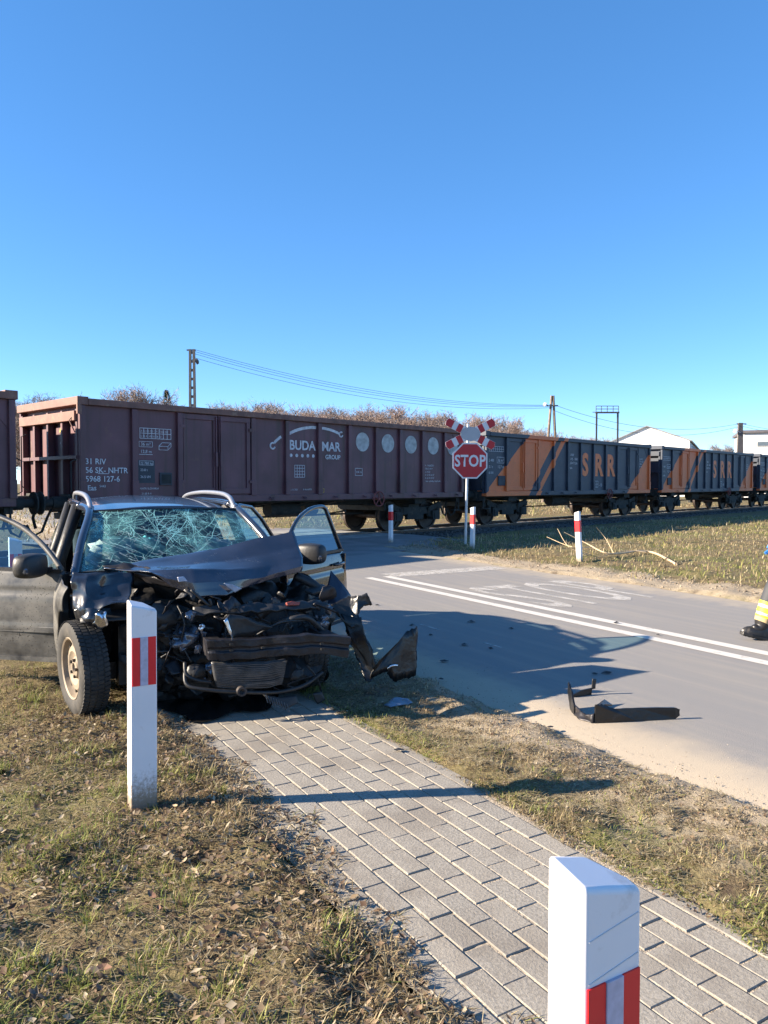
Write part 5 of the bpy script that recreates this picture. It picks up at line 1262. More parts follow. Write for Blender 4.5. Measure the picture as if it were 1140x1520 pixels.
for (cu_, cv_, na, nrings) in ((0.40, 0.56, 19, 6), (0.61, 0.82, 17, 5), (0.10, 0.84, 13, 4)):
    an = sorted(rc.uniform(0, 6.283) for _ in range(na)); rr_ = [.016 * 1.55 ** q_ for q_ in range(nrings)]
    webp = [[(cu_ + r_ * rc.uniform(.82, 1.2) * math.cos(a_), cv_ + r_ * rc.uniform(.82, 1.2) * math.sin(a_) * 1.8) for a_ in an] for r_ in rr_]
    for j in range(na):
        lines.append(([(cu_, cv_)] + [webp[q_][j] for q_ in range(rc.randint(2, nrings))], rc.uniform(.003, .006), .0015))
        for q_ in range(nrings):
            if rc.random() < .6 and abs(an[j] - an[j - 1]) < 1.2: lines.append(([webp[q_][j - 1], webp[q_][j]], rc.uniform(.0015, .0035), .0015))
for i in range(60):                              # long folds running across the sheet
    u, v = rc.random(), rc.random(); lines.append((wander(u, v, rc.choice([.75, .9, -.8, 2.2, .1]) + rc.gauss(0, .3), rc.uniform(.12, .4), 9, .2), rc.uniform(.002, .006), .0012))
for i in range(90):
    u, v = rc.random(), rc.random(); lines.append((wander(u, v, rc.uniform(0, 6.28), rc.uniform(.02, .1), 4, .4), rc.uniform(.0015, .004), .001))
for cl in range(11):                             # crazed bundles
    u0, v0, a0 = rc.choice([(rc.uniform(.03, .35), rc.uniform(.6, .97)), (rc.uniform(.3, .75), rc.uniform(.78, .97)), (rc.uniform(.45, .98), rc.uniform(.03, .35)), (rc.uniform(.5, .8), rc.uniform(.3, .8))]) + (rc.uniform(0, 3.14),)
    for i in range(15): lines.append((wander(u0 + rc.gauss(0, .035), v0 + rc.gauss(0, .05), a0 + rc.gauss(0, .45), rc.uniform(.03, .13), 5, .3), rc.uniform(.002, .0055), .001))
for i in range(170):
    if i < 70: u, v, a = rc.uniform(.02, .3), rc.uniform(.02, .6), rc.gauss(-.6, .15)
    else: u, v, a = rc.uniform(.2, .8), rc.uniform(.2, .9), rc.gauss(-.7, .5)
    white.append((wander(u, v, a, rc.uniform(.01, .07), 3, .05), rc.uniform(.0015, .0035), .001))
crack_mesh(lines).build('crack', CRK, wsc, kind='stuff'); crack_mesh(white).build('glass_splinter', CRKW, wsc, kind='stuff')
k = MB(); k.tube([ws(i / 16, 1.0) for i in range(17)], 0.014, 6); k.build('windscreen_seal', PLAS, car)

# --- doors
def door(s, front, hinge, alpha, mat_, label=None):
    d = bpy.data.objects.new('door', None); col.objects.link(d); d.parent = car; d.location = hinge; d.rotation_euler.z = -s * alpha
    if label: d['label'] = label
    Ld = 1.08 if front else 0.98
    def skin(u, v):
        z = 0.235 + 0.665 * v; x = -Ld * u
        if not front: x = -Ld * u + (0.0 if z > 0.55 else 0.28 * u * ((0.55 - z) / 0.32))
        y = -0.045 * ((z - 0.56) / 0.34) ** 2 + (0.008 if 0.44 < z < 0.50 else 0) - (0.012 if 0.73 < z < 0.76 else 0) + 0.012 * math.sin(math.pi * u)
        return (x, s * y, z)
    k = MB(); k.grid(skin, 20, 26); pn = k.build('door_panel', mat_, d, smooth='all', solid=0.012)
    k = MB(); k.grid(lambda u, v: (skin(u, v)[0] * 0.97 - 0.015, skin(u, v)[1] - s * 0.075, 0.25 + (skin(u, v)[2] - 0.25) * 0.98), 8, 8); k.build('door_card', TRIM, d, smooth='all', solid=0.03)
    k = MB(); k.box((-Ld / 2, -s * 0.035, 0.245), (Ld * 0.97, 0.07, 0.03)); k.box((-Ld + 0.01, -s * 0.04, 0.57), (0.02, 0.07, 0.62)); k.box((-0.01, -s * 0.04, 0.57), (0.02, 0.07, 0.62)); k.build('door_edge', mat_, d)
    yin = lambda z: -s * (0.05 + (z - 0.9) * 0.40)
    if front: arc_ = [(-0.02, 0.895), (-0.22, 1.07), (-0.46, 1.215), (-0.75, 1.305), (-0.98, 1.325), (-1.06, 1.30)]; rear = [(-1.07, 0.91)]
    else: arc_ = [(-0.02, 0.91), (-0.06, 1.31), (-0.35, 1.325), (-0.62, 1.30), (-0.80, 1.17)]; rear = [(-0.97, 0.92)]
    A = spl([Vector((x, yin(z), z)) for x, z in arc_], 4) if front else [Vector((x, yin(z), z)) for x, z in arc_]
    k = MB(); k.tube(A + [Vector((x, yin(z), z)) for x, z in rear], 0.021, 7); k.build('window_frame', mat_, d, smooth='all')
    pts = A + [Vector((x, yin(z), z)) for x, z in rear]; k = MB(); k.add(pts, [tuple(range(len(pts)))]); k.build('window', GLASS, d)
    k = MB(); k.bar((-0.03, -s * 0.05, 0.902), (-Ld, -s * 0.05, 0.912), 0.05, 0.025); k.build('window_seal', PLAS, d)
    k = MB(); k.tube([(-Ld + 0.09, s * 0.005, 0.80), (-Ld + 0.12, s * 0.035, 0.80), (-Ld + 0.24, s * 0.035, 0.795), (-Ld + 0.27, s * 0.005, 0.795)], 0.014, 7); k.build('handle', mat_, d, smooth='all')
    k = MB(); k.box((-Ld / 2, s * 0.012, 0.47), (Ld * 0.94, 0.014, 0.045)); k.build('rub_strip', mat_, d, bevel=0.004)
    if front:
        k = MB(); mb_c = Vector((-0.17, s * 0.13, 0.955))
        bm = bmesh.new(); bmesh.ops.create_cube(bm, size=1); bmesh.ops.subdivide_edges(bm, edges=bm.edges[:], cuts=3, use_grid_fill=True)
        bm.verts.index_update()
        for v_ in bm.verts:
            c0 = v_.co; q = c0.normalized() * 0.62; c1 = c0.lerp(q, 0.55); k.v.append(tuple(mb_c + Vector((c1.x * 0.12 + (0.03 if c1.x > 0 else 0) * (1 - abs(c1.y)), c1.y * 0.26, c1.z * 0.165))))
        k.f = [tuple(v_.index for v_ in f_.verts) for f_ in bm.faces]; bm.free()
        k.build('mirror', PLAS, d, smooth='all', sub=1); mm = d
        k = MB(); k.box((-0.13, s * 0.23, 0.93), (0.06, 0.06, 0.05)); k.build('indicator', HEADL, mm, bevel=0.015)
        k = MB(); k.box((-0.15, s * 0.0, 0.91), (0.07, 0.12, 0.04)); k.build('mirror_foot', PLAS, mm)
    return d
door(-1, True, (-0.55, -0.865, 0), R(52), DUSTP, 'dusty passenger door swung open over the grass')
door(1, True, (-0.55, 0.865, 0), R(50), PAINTC, 'driver door swung open towards the road')
door(1, False, (-1.65, 0.865, 0), R(36), PAINTC, 'open rear door on the road side')

# --- wheels
def tyre_mesh():
    k = MB(); prof = [(0.205, 0.085), (0.222, 0.100), (0.262, 0.106), (0.296, 0.100), (0.309, 0.088), (0.313, 0.05), (0.314, 0.0), (0.313, -0.05), (0.309, -0.088), (0.296, -0.10), (0.262, -0.106), (0.222, -0.10), (0.205, -0.085)]
    k.lathe(prof, None, 56)
    for i in range(64):
        a = 2 * math.pi * i / 64
        for h_, w_, sk in ((-0.075, 0.040, .25), (-0.027, 0.038, .1), (0.027, 0.038, -.1), (0.075, 0.040, -.25)):
            aa = a + (0.049 if abs(h_) < .05 else 0)
            X = Matrix.Rotation(aa, 4, 'Z') @ Matrix.Translation((0.3145, 0, h_)) @ Matrix.Rotation(sk, 4, 'X'); k.add([X @ Vector(p) for p in ((-.004, -.0115, -w_ / 2), (.0045, -.0105, -w_ / 2), (.0045, .0105, -w_ / 2), (-.004, .0115, -w_ / 2), (-.004, -.0115, w_ / 2), (.0045, -.0105, w_ / 2), (.0045, .0105, w_ / 2), (-.004, .0115, w_ / 2))], [(0, 3, 2, 1), (4, 5, 6, 7), (0, 1, 5, 4), (1, 2, 6, 5), (2, 3, 7, 6), (3, 0, 4, 7)])
    return k
def rim_mesh():
    k = MB(); k.lathe([(0.212, 0.085), (0.206, 0.093), (0.196, 0.085), (0.190, 0.055), (0.178, 0.035), (0.160, 0.045), (0.145, 0.062), (0.115, 0.066), (0.095, 0.050), (0.075, 0.045), (0.062, 0.062), (0.035, 0.066), (0.03, 0.05), (0.0, 0.05)], None, 36); return k
TYR = frame_mesh('tyre', tyre_mesh()); TYR.materials.append(RUB); RIMX = frame_mesh('rim', rim_mesh()); RIMX.materials.append(RIMM)
for me in (RIMX, TYR):
    for p in me.polygons: p.use_smooth = True
    me.set_sharp_from_angle(angle=R(35))
def wheel(x, y, s, steer, camber=0.0, z=0.312):
    w = bpy.data.objects.new('wheel', None); col.objects.link(w); w.parent = car
    w.matrix_local = Matrix.Translation((x, y, z)) @ Matrix.Rotation(steer, 4, 'Z') @ Matrix.Rotation(camber, 4, 'X') @ Matrix.Rotation(R(-90) * s, 4, 'X')
    child('tyre', TYR, w, Matrix.Diagonal((1, 1, .88, 1))); child('rim', RIMX, w, Matrix.Diagonal((1, 1, .9, 1)))
    for i in range(5):
        a = 2 * math.pi * i / 5; k = MB(); k.cyl((0.058 * math.cos(a), 0.058 * math.sin(a), 0.04), (0.058 * math.cos(a), 0.058 * math.sin(a), 0.068), 0.011, n=6); k.build('wheel_bolt', STEELD, w)
    for i in range(10):
        a = 2 * math.pi * (i + .5) / 10; k = MB(); k.cyl((0.155 * math.cos(a), 0.155 * math.sin(a), 0.044), (0.155 * math.cos(a), 0.155 * math.sin(a), 0.055), 0.014, n=8); k.build('rim_hole', GUNK, w)
    return w
wheel(0.0, -0.775, -1, R(11.4), R(2)); wheel(0.02, 0.76, 1, R(8)); wheel(-2.78, -0.77, -1, 0); wheel(-2.78, 0.77, 1, 0)

# --- passenger-side wing, folded over the wheel
def fend(u, v):
    a = R(178) - R(88) * u; ri = 0.375; xi, zi = ri * math.cos(a), 0.318 + ri * math.sin(a)
    xo, zo = -0.56 + 0.62 * u ** 0.8, 0.30 + (0.885 - 0.30) * min(1, u * 2.6) - 0.03 * u
    if u < 0.385: xo = -0.55
    x = xi + (xo - xi) * v; z = zi + (zo - zi) * v
    y = -0.91 + 0.05 * ((z - 0.62) / 0.3) ** 2 * (1 if z > 0.62 else 0.4) - 0.02 * math.sin(v * 3.1) + 0.03 * max(0, u - .6)
    p = Vector((x, y, z)); return p + noise.noise_vector(p * 5) * 0.022 * u
k = MB(); k.grid(fend, 26, 10); k.build('wing', DUSTP, car, smooth='all', solid=0.006)
k = MB(); k.csurf([[CP(106, 848, -.02), CP(128, 851, .03), CP(158, 853, .05), CP(196, 848, .05)], [CP(104, 868, .05), CP(125, 866, .10), CP(150, 872, .06), CP(195, 862, .10)], [CP(104, 892, .07), CP(124, 893, .16), CP(152, 886, .14), CP(190, 878, .18)], [CP(106, 914, .07), CP(125, 922, .18), CP(152, 903, .22), CP(186, 894, .26)]], 33, 27, 0.018, 9, 2, lin=True); k.build('folded_wing', PAINTC, car, smooth=True, solid=0.005)
k = MB(); k.csurf([[CP(108, 906, .10), CP(130, 903, .18), CP(150, 905, .2)], [CP(110, 918, .10), CP(128, 924, .2), CP(152, 922, .22)], [CP(120, 926, .08), CP(132, 932, .16), CP(154, 932, .2)]], 14, 10, 0.015, 12, 5); k.build('dented_arch', PAINTC, car, smooth='all', solid=0.005)
plate([CP(142, 912, .24), CP(156, 908, .24), CP(155, 930, .22), CP(146, 934, .22), CP(138, 926, .22)], CHROME, 'torn_bracket', amp=.02, ns=20, seed=4)
k = MB(); k.grid(lambda u, v: (-0.0 + 0.37 * math.cos(R(185) - R(125) * u), -0.80 + 0.5 * v, 0.318 + 0.37 * math.sin(R(185) - R(125) * u)), 20, 5); k.build('wheel_arch_liner', PLAS, car, smooth='all', solid=0.01)
plate([(-0.38, -0.86, 0.42), (-0.40, -0.86, 0.26), (-0.50, -0.84, 0.23), (-0.33, -0.84, 0.10), (-0.30, -0.72, 0.16), (-0.33, -0.74, 0.40)], PLAS, 'mud_flap', amp=0.01)

# --- bonnet, buckled into a ridge
row0 = [CP(158, 850, -.36), CP(210, 842, -.40), CP(280, 834, -.42), CP(340, 826, -.44), CP(392, 818, -.44), CP(436, 815, -.42)]
row1 = [CP(152, 844, -.10), CP(205, 834, -.10), CP(284, 821, -.11), CP(338, 812, -.12), CP(384, 799, -.14), CP(435, 789, -.16)]
row2 = [CP(185, 847, .04), CP(225, 843, .07), CP(280, 839, .08), CP(340, 833, .04), CP(400, 822, .0), CP(443, 812, -.04)]
row3 = [CP(205, 848, .12), CP(238, 848, .18), CP(283, 845, .22), CP(342, 846, .19), CP(402, 842, .13), CP(449, 828, .06)]
row4 = [CP(220, 850, .20), CP(247, 860, .27), CP(287, 866, .33), CP(336, 865, .31), CP(392, 857, .22), CP(449, 840, .14)]
row5 = [CP(228, 852, .20), CP(254, 871, .27), CP(290, 887, .34), CP(334, 885, .33), CP(376, 868, .24), CP(447, 848, .14)]
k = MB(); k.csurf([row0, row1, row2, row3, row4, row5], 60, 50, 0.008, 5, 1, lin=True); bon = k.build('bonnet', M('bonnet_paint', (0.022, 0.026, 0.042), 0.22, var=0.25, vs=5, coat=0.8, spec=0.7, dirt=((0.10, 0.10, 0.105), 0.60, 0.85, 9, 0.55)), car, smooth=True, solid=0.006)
bon['label'] = 'crumpled bonnet folded up into a ridge before the windscreen'
def on_bonnet(px, py, x): return CP(px, py, x + 0.03)
plate([on_bonnet(262, 857, .30), on_bonnet(272, 856, .30), on_bonnet(277, 863, .31), on_bonnet(264, 864, .31)], SCR, 'paint_scrape', bon, .002, .002)
plate([on_bonnet(331, 866, .33), on_bonnet(345, 868, .33), on_bonnet(358, 874, .31), on_bonnet(348, 880, .32), on_bonnet(338, 872, .33)], SCR, 'paint_scrape', bon, .002, .003)
k = MB(); k.csurf([[CP(150, 845, -.06), CP(200, 838, -.02), CP(228, 848, .14)], [CP(190, 850, .0), CP(212, 852, .08), CP(236, 862, .2)], [CP(205, 860, .0), CP(225, 866, .1), CP(258, 876, .24)]], 20, 12, 0.03, 9, 8); k.build('bonnet_underside', STEELD, car, smooth='all', solid=0.004)

# --- crushed engine bay
k = MB(); k.csurf([[CP(150, 862, -.1), CP(250, 868, -.05), CP(350, 872, .0), CP(440, 862, .0), CP(486, 872, -.05)], [CP(160, 905, .05), CP(250, 905, .12), CP(350, 905, .18), CP(430, 900, .2), CP(490, 905, .1)], [CP(175, 960, .1), CP(250, 960, .2), CP(350, 955, .25), CP(430, 950, .3), CP(490, 955, .2)], [CP(190, 1020, .05), CP(260, 1020, .2), CP(350, 1015, .25), CP(430, 1010, .3), CP(480, 1005, .2)], [CP(200, 1045, -.3), CP(270, 1050, -.1), CP(350, 1048, -.1), CP(430, 1040, -.1), CP(475, 1030, -.2)]], 60, 50, 0.10, 9, 3); k.build('engine', GUNK, car, smooth=True)
k = MB(); k.box((-0.2, 0.0, 0.42), (0.5, 1.1, 0.5)); k.box((-0.7, 0, 0.24), (1.2, 1.3, 0.12)); k.build('subframe', GUNK, car)
# bumper beam
top = [(304, 953, .64), (345, 951, .70), (400, 948, .76), (460, 944, .86), (521, 947, .93)]; bot = [(307, 983, .64), (345, 981, .70), (400, 978, .76), (460, 972, .86), (517, 977, .93)]
k = MB()
def lerp_st(L_, t):
    x = min(t * (len(L_) - 1), len(L_) - 1.000001); i_ = int(x); return CP(*[L_[i_][j] + (L_[i_ + 1][j] - L_[i_][j]) * (x - i_) for j in range(3)])
NB = 26
for i_ in range(NB):
    p, q = lerp_st(top, i_ / (NB - 1)), lerp_st(bot, i_ / (NB - 1)); dn = noise.noise_vector(Vector((i_ * .35, 3, 1)))
    p = p + dn * .016; q = q + noise.noise_vector(Vector((i_ * .3, 9, 4))) * .018
    k.v += [tuple(p), tuple(p.lerp(q, .36)), tuple(p.lerp(q, .42) - Vector((.012, 0, 0))), tuple(p.lerp(q, .56) - Vector((.012, 0, 0))), tuple(p.lerp(q, .62)), tuple(q), tuple(q - Vector((.07, 0, 0))), tuple(p - Vector((.07, 0, 0)))]
k.f = [(i * 8 + j, i * 8 + (j + 1) % 8, (i + 1) * 8 + (j + 1) % 8, (i + 1) * 8 + j) for i in range(NB - 1) for j in range(8)] + [tuple(range(7, -1, -1)), tuple((NB - 1) * 8 + j for j in range(8))]
beam = k.build('bumper_beam', M('beam_steel', (0.013, 0.013, 0.017), 0.36, metal=0.2, var=0.5, vs=9, bump=0.5, bs=25, dirt=((0.035, 0.031, 0.032), 0.58, 0.8, 11, 0.8)), car, bevel=0.004)
for px, py, x in ((342, 958, .70), (342, 967, .70), (389, 963, .765), (477, 957, .895), (478, 965, .895)):
    k = MB(); c_ = CP(px, py, x); k.box(c_, (0.012, 0.022, 0.012)); k.build('slot', GUNK, beam)
for px, py, x in ((318, 965, .6), (500, 960, .8)):
    k = MB(); c_ = CP(px, py, x); k.box(c_ - Vector((.22, 0, 0)), (0.42, 0.09, 0.11)); k.build('crash_box', STEELD, car)
# radiator with bent fins
rad = MB(); RC = [[CP(312, 985, .56), CP(350, 986, .60), CP(390, 984, .64), CP(422, 980, .66)], [CP(314, 1003, .56), CP(350, 1004, .62), CP(390, 1002, .66), CP(420, 1000, .66)], [CP(318, 1020, .56), CP(352, 1023, .60), CP(390, 1022, .63), CP(414, 1017, .64)]]
rad.csurf(RC, 16, 10, 0.006, 10); rdo = rad.build('radiator', ALU, car, smooth='all', solid=0.03)
for i in range(15):
    t = (i + .5) / 15
    pts = []
    for j in range(13):
        u = j / 12; a = [Vector(p) for p in RC[0]]; c_ = [Vector(p) for p in RC[2]]; i0 = min(2, int(u * 3)); f_ = u * 3 - i0
        p = a[i0].lerp(a[i0 + 1], f_).lerp(c_[i0].lerp(c_[i0 + 1], f_), t); pts.append(p + Vector((.045, 0, .008 * noise.noise(Vector((u * 4, i * .25, 1))) * (1 + 2 * u))))
    k = MB(); k.tube(pts, 0.0035, 5); k.build('fin', ALU, rdo)
# carrier, tubes, hoses
def hose(name, pts, r, m, smooth='all'):
    k = MB(); k.tube(spl([CP(*p) for p in pts], 5), r, 7); return k.build(name, m, car, smooth=smooth)
k = MB(); k.csurf([[CP(285, 903, .36), CP(340, 900, .42), CP(400, 899, .45), CP(450, 895, .45), CP(486, 890, .40)], [CP(286, 914, .40), CP(340, 912, .47), CP(400, 909, .50), CP(450, 906, .50), CP(486, 900, .44)]], 40, 6, 0.018, 16, 6); k.build('lock_carrier', PLAS, car, smooth=True, solid=0.02)
hose('lower_tube', [(272, 1000, .5), (276, 1020, .56), (310, 1027, .62), (360, 1030, .66), (410, 1030, .68), (450, 1020, .7), (478, 1000, .66)], 0.013, PLAS)
hose('coolant_hose', [(405, 926, .4), (430, 920, .55), (455, 918, .55), (475, 935, .5), (484, 948, .45)], 0.02, PLAS)
hose('wiring', [(378, 945, .55), (400, 932, .6), (420, 924, .6), (452, 922, .55)], 0.007, PLAS); hose('wiring', [(262, 900, .3), (272, 925, .38), (268, 955, .36), (282, 985, .4)], 0.006, PLAS)
hose('wiring', [(240, 940, .3), (252, 955, .36), (246, 975, .38), (236, 1000, .3)], 0.004, STEELD); hose('wiring', [(455, 990, .6), (470, 1010, .55), (478, 1035, .5)], 0.006, PLAS)
hose('wheel_arch_trim', [(272, 985, .48), (274, 1003, .52), (290, 1012, .54), (312, 1015, .55)], 0.012, PLAS)
hose('air_duct', [(440, 856, .1), (462, 866, .18), (478, 880, .2)], 0.035, PLAS)
k = MB(); k.box(CP(470, 876, .24), (0.10, 0.16, 0.03), (0.2, 0.15, 0.3)); k.build('fuse_box', PLAS, car, bevel=0.01)
plate([CP(423, 896, .48), CP(432, 894, .48), CP(444, 896, .48), CP(443, 900, .49), CP(425, 900, .49)], REDP, 'red_cap', thick=.02, amp=.004)
# crumpled sheet pieces in the bay
plate([CP(332, 921, .62), CP(340, 912, .6), CP(360, 916, .62), (CP(404, 933, .66)), CP(372, 942, .62), CP(345, 950, .62)], PLAS, 'torn_grille', amp=.02, ns=9, seed=2)
plate([CP(331, 922, .64), CP(336, 918, .64), CP(342, 938, .65), CP(345, 952, .64), CP(339, 942, .65)], CHROME, 'chrome_strip', thick=.004, amp=.004)
rb = random.Random(5)
for i in range(42):
    px, py = rb.uniform(232, 488), rb.uniform(878, 1030); x = rb.uniform(.26, .52) if px > 300 else rb.uniform(.16, .36); c_ = CP(px, py, x); n_ = rb.randint(4, 6); a0 = rb.uniform(0, 6.28); sz = rb.uniform(.03, .085)
    dd = Vector((rb.uniform(.3, 1), rb.gauss(0, .6), rb.gauss(0, .6))).normalized(); e1 = dd.cross(Vector((0, 0, 1))).normalized(); e2 = dd.cross(e1)
    plate([c_ + (e1 * math.cos(a0 + 6.28 * j / n_) * rb.uniform(.5, 1.4) + e2 * math.sin(a0 + 6.28 * j / n_) * rb.uniform(.4, 1.0)) * sz for j in range(n_)], rb.choice([GUNK, PLAS, PLAS, STEELD, STEELD]), 'crushed_piece', amp=.03, ns=11, seed=i, cuts=2, thick=.006)
for i in range(26):
    px, py = rb.uniform(235, 485), rb.uniform(890, 1030); x = rb.uniform(.3, .52) if px > 300 else rb.uniform(.2, .36)
    hose('bent_rod', [(px, py, x), (px + rb.uniform(-22, 22), py + rb.uniform(-12, 12), x + rb.uniform(-.05, .05)), (px + rb.uniform(-40, 40), py + rb.uniform(-25, 25), x - rb.uniform(0, .1))], rb.uniform(.003, .010), rb.choice([PLAS, STEELD, GUNK]))
for i in range(20):
    px, py = rb.choice([(rb.uniform(268, 302), rb.uniform(905, 972)), (rb.uniform(298, 318), rb.uniform(985, 1012)), (rb.uniform(470, 490), rb.uniform(895, 930))]); c_ = CP(px, py, .44 if px < 400 else .42)
    sz = rb.uniform(.012, .035); plate([c_ + Vector((rb.gauss(0, .3), math.cos(6.28 * j / 5), math.sin(6.28 * j / 5) * rb.uniform(.4, 1.5))) * sz for j in range(5)], rb.choice([CHROME, HEADL, HEADL]), 'headlamp_shard', amp=.012, ns=30, seed=i, cuts=2, thick=.003)
blob(CP(276, 950, .30), (.07, .10, .07), .9, 4, HEADL, 'headlamp'); blob(CP(288, 1000, .42), (.05, .07, .06), .3, 14, PLAS, 'fog_lamp')
blob(CP(243, 918, .2), (.08, .12, .10), .6, 24, PLAS, 'washer_tank')
k = MB(); c_ = CP(357, 1029, .68); k.lathe([(.012, .0), (.02, .01), (.032, .01), (.034, -.02), (.012, -.02), (.012, 0)], Matrix.Translation(c_) @ Matrix.Rotation(R(90), 4, 'Y'), 16); k.build('horn', STEELD, car, smooth=True)
fl = plate([CP(386, 1032, .62), CP(412, 1038, .68), CP(437, 1034, .7), CP(440, 1047, .72), CP(424, 1056, .72), CP(404, 1046, .68)], PLAS, 'hanging_air_guide', amp=.01)
for i in range(9):
    k = MB(); a = CP(392 + i * 4, 1034 + i * 1.7, .70 + i * .004); k.bar(a, a + Vector((0.02, 0.012, -.05)), .007, .004); k.build('louvre', ALU, fl)
plate([CP(462, 1032, .55), CP(476, 1028, .55), CP(482, 1038, .55), CP(473, 1047, .56)], PLAS, 'torn_scrap', amp=.02)
# driver-side wing shard and the torn bumper skin hanging off it
plate([CP(479, 902, .16), CP(483, 880, .12), CP(491, 847, .05), CP(507, 866, .14), CP(522, 886, .20), CP(500, 899, .24)], M('wing_inner_paint', (0.020, 0.024, 0.042), .35, var=.2, coat=.3), 'wing_shard', amp=.012, thick=.006)
bs = plate([CP(490, 900, .40), CP(518, 886, .44), CP(531, 886, .50), CP(545, 883, .54), CP(552, 899, .56), CP(547, 900, .55), CP(539, 902, .54), CP(532, 912, .54), CP(536, 926, .56), CP(520, 934, .52), CP(505, 916, .46)], BSKIN, 'bumper_corner', amp=.014, thick=.006, jag=.012, cuts=6)
plate([CP(505, 912, .46), CP(535, 918, .56), CP(547, 955, .60), CP(561, 994, .66), CP(557, 1008, .66), CP(547, 1016, .66), CP(539, 1008, .62), CP(530, 980, .56), CP(517, 946, .50)], BSKIN, 'bumper_skin', amp=.016, thick=.007, seed=3, jag=.014, cuts=6)
plate([CP(547, 1014, .66), CP(556, 996, .66), CP(573, 986, .62), CP(585, 980, .60), CP(589, 968, .60), CP(595, 962, .60), CP(597, 950, .60), CP(605, 936, .60), CP(613, 935, .60), CP(619, 931, .58), CP(620, 977, .58), CP(616, 1004, .62), CP(600, 1011, .64), CP(585, 1016, .66), CP(578, 1008, .66), CP(576, 1000, .66), CP(565, 1004, .66)], BSKIN, 'bumper_skin', amp=.016, thick=.007, seed=6, jag=.014, cuts=5)
hose('bumper_clip', [(575, 995, .66), (582, 990, .68), (590, 990, .66)], .01, CHROME)

# ---------------------------------------------------------------- debris on the road and verge
def wplate(pts, m, name, parent, **kw): return plate([Vector(p) - parent.location for p in pts], m, name, parent, **kw)
db = thing('bumper_fragment', 'black torn bumper fragment lying on the asphalt', 'car debris', G(886, 1077))
def up(px, py, dz, top_dz=0): p = G(px, py); return p + Vector((0, 0, dz))
wplate([up(886, 1077, .0), up(950, 1074, .0), up(1006, 1071, .004), up(1012, 1070, .02), up(1012, 1070, .062), up(1006, 1071, .078), up(950, 1073, .085), up(915, 1075, .085), up(897, 1076, .115), up(887, 1077, .12)], BSKIN, 'long_strip', db, amp=.0015, thick=.016, smooth=False, jag=.003)
wplate([up(886, 1077, .10), up(897, 1076, .115), up(912, 1068, .08), up(900, 1062, .09)], BSKIN, 'inner_ledge', db, smooth=False, amp=.002, thick=.01)
wplate([up(850, 1056, .0), up(856, 1064, .0), up(856, 1064, .05), up(852, 1056, .12), up(847, 1050, .165), up(846, 1052, .10)], BSKIN, 'upright_wall', db, smooth=False, jag=.004, amp=.002, thick=.012)
wplate([up(852, 1060, .0), up(864, 1072, .0), up(884, 1077, .0), up(885, 1077, .06), up(868, 1070, .035), up(854, 1060, .06)], STEELD, 'scraped_edge', db, amp=.012, thick=.014, ns=20)
wplate([up(853, 1038, .0), up(880, 1034, .0), up(881, 1034, .05), up(866, 1036, .045), up(853, 1038, .02)], BSKIN, 'cross_strip', db, smooth=False, amp=.002, thick=.012)
wplate([up(881, 1034, .04), up(886, 1033, .04), up(887, 1033, .115), up(882, 1034, .12)], PLAS, 'clip', db, amp=.003, thick=.008)
sc_ = thing('plastic_scrap', 'flat blue-grey plastic scrap lying on the verge in the car shade', 'car debris', G(592, 1053))
wplate([up(571, 1055, .035), up(585, 1049, .05), up(606, 1048, .04), up(612, 1052, .03), up(598, 1058, .04), up(580, 1060, .035)], M('pale_plastic', (0.13, 0.19, 0.27), .4, var=.2), 'sheet', sc_, amp=.012, thick=.006)
SHP = [(592, 1120, .02), (917, 927, .03), (700, 925, .03), (690, 960, .03), (640, 945, .02), (903, 1003, .03), (660, 985, .025), (612, 930, .025), (730, 965, .02), (760, 935, .02), (885, 1004, .02), (820, 1085, .015), (560, 900, .02), (655, 1012, .02), (980, 945, .015)]
ON = ['paved path', 'asphalt']
for i, (px, py, s_) in enumerate(SHP):
    p0 = G(px, py); k = MB(); rr = random.Random(i)
    k.v = [(rr.uniform(.6, 1.3) * s_ * math.cos(6.28 * j / 6) * 1.4, rr.uniform(.6, 1.3) * s_ * math.sin(6.28 * j / 6), .006 + rr.uniform(0, .5) * s_) for j in range(6)] + [(0, 0, .7 * s_ + .006)]
    k.f = [(j, (j + 1) % 6, 6) for j in range(6)]; o = k.build('plastic_shard', PLAS, None, solid=.003); o.location = p0
    if i == 0: tag(o, 'small black shard on the paved path', 'car debris', 'small black shards of the wreck')
    else: tag(o, 'small black plastic shard scattered on the asphalt', 'car debris', 'small black shards of the wreck')
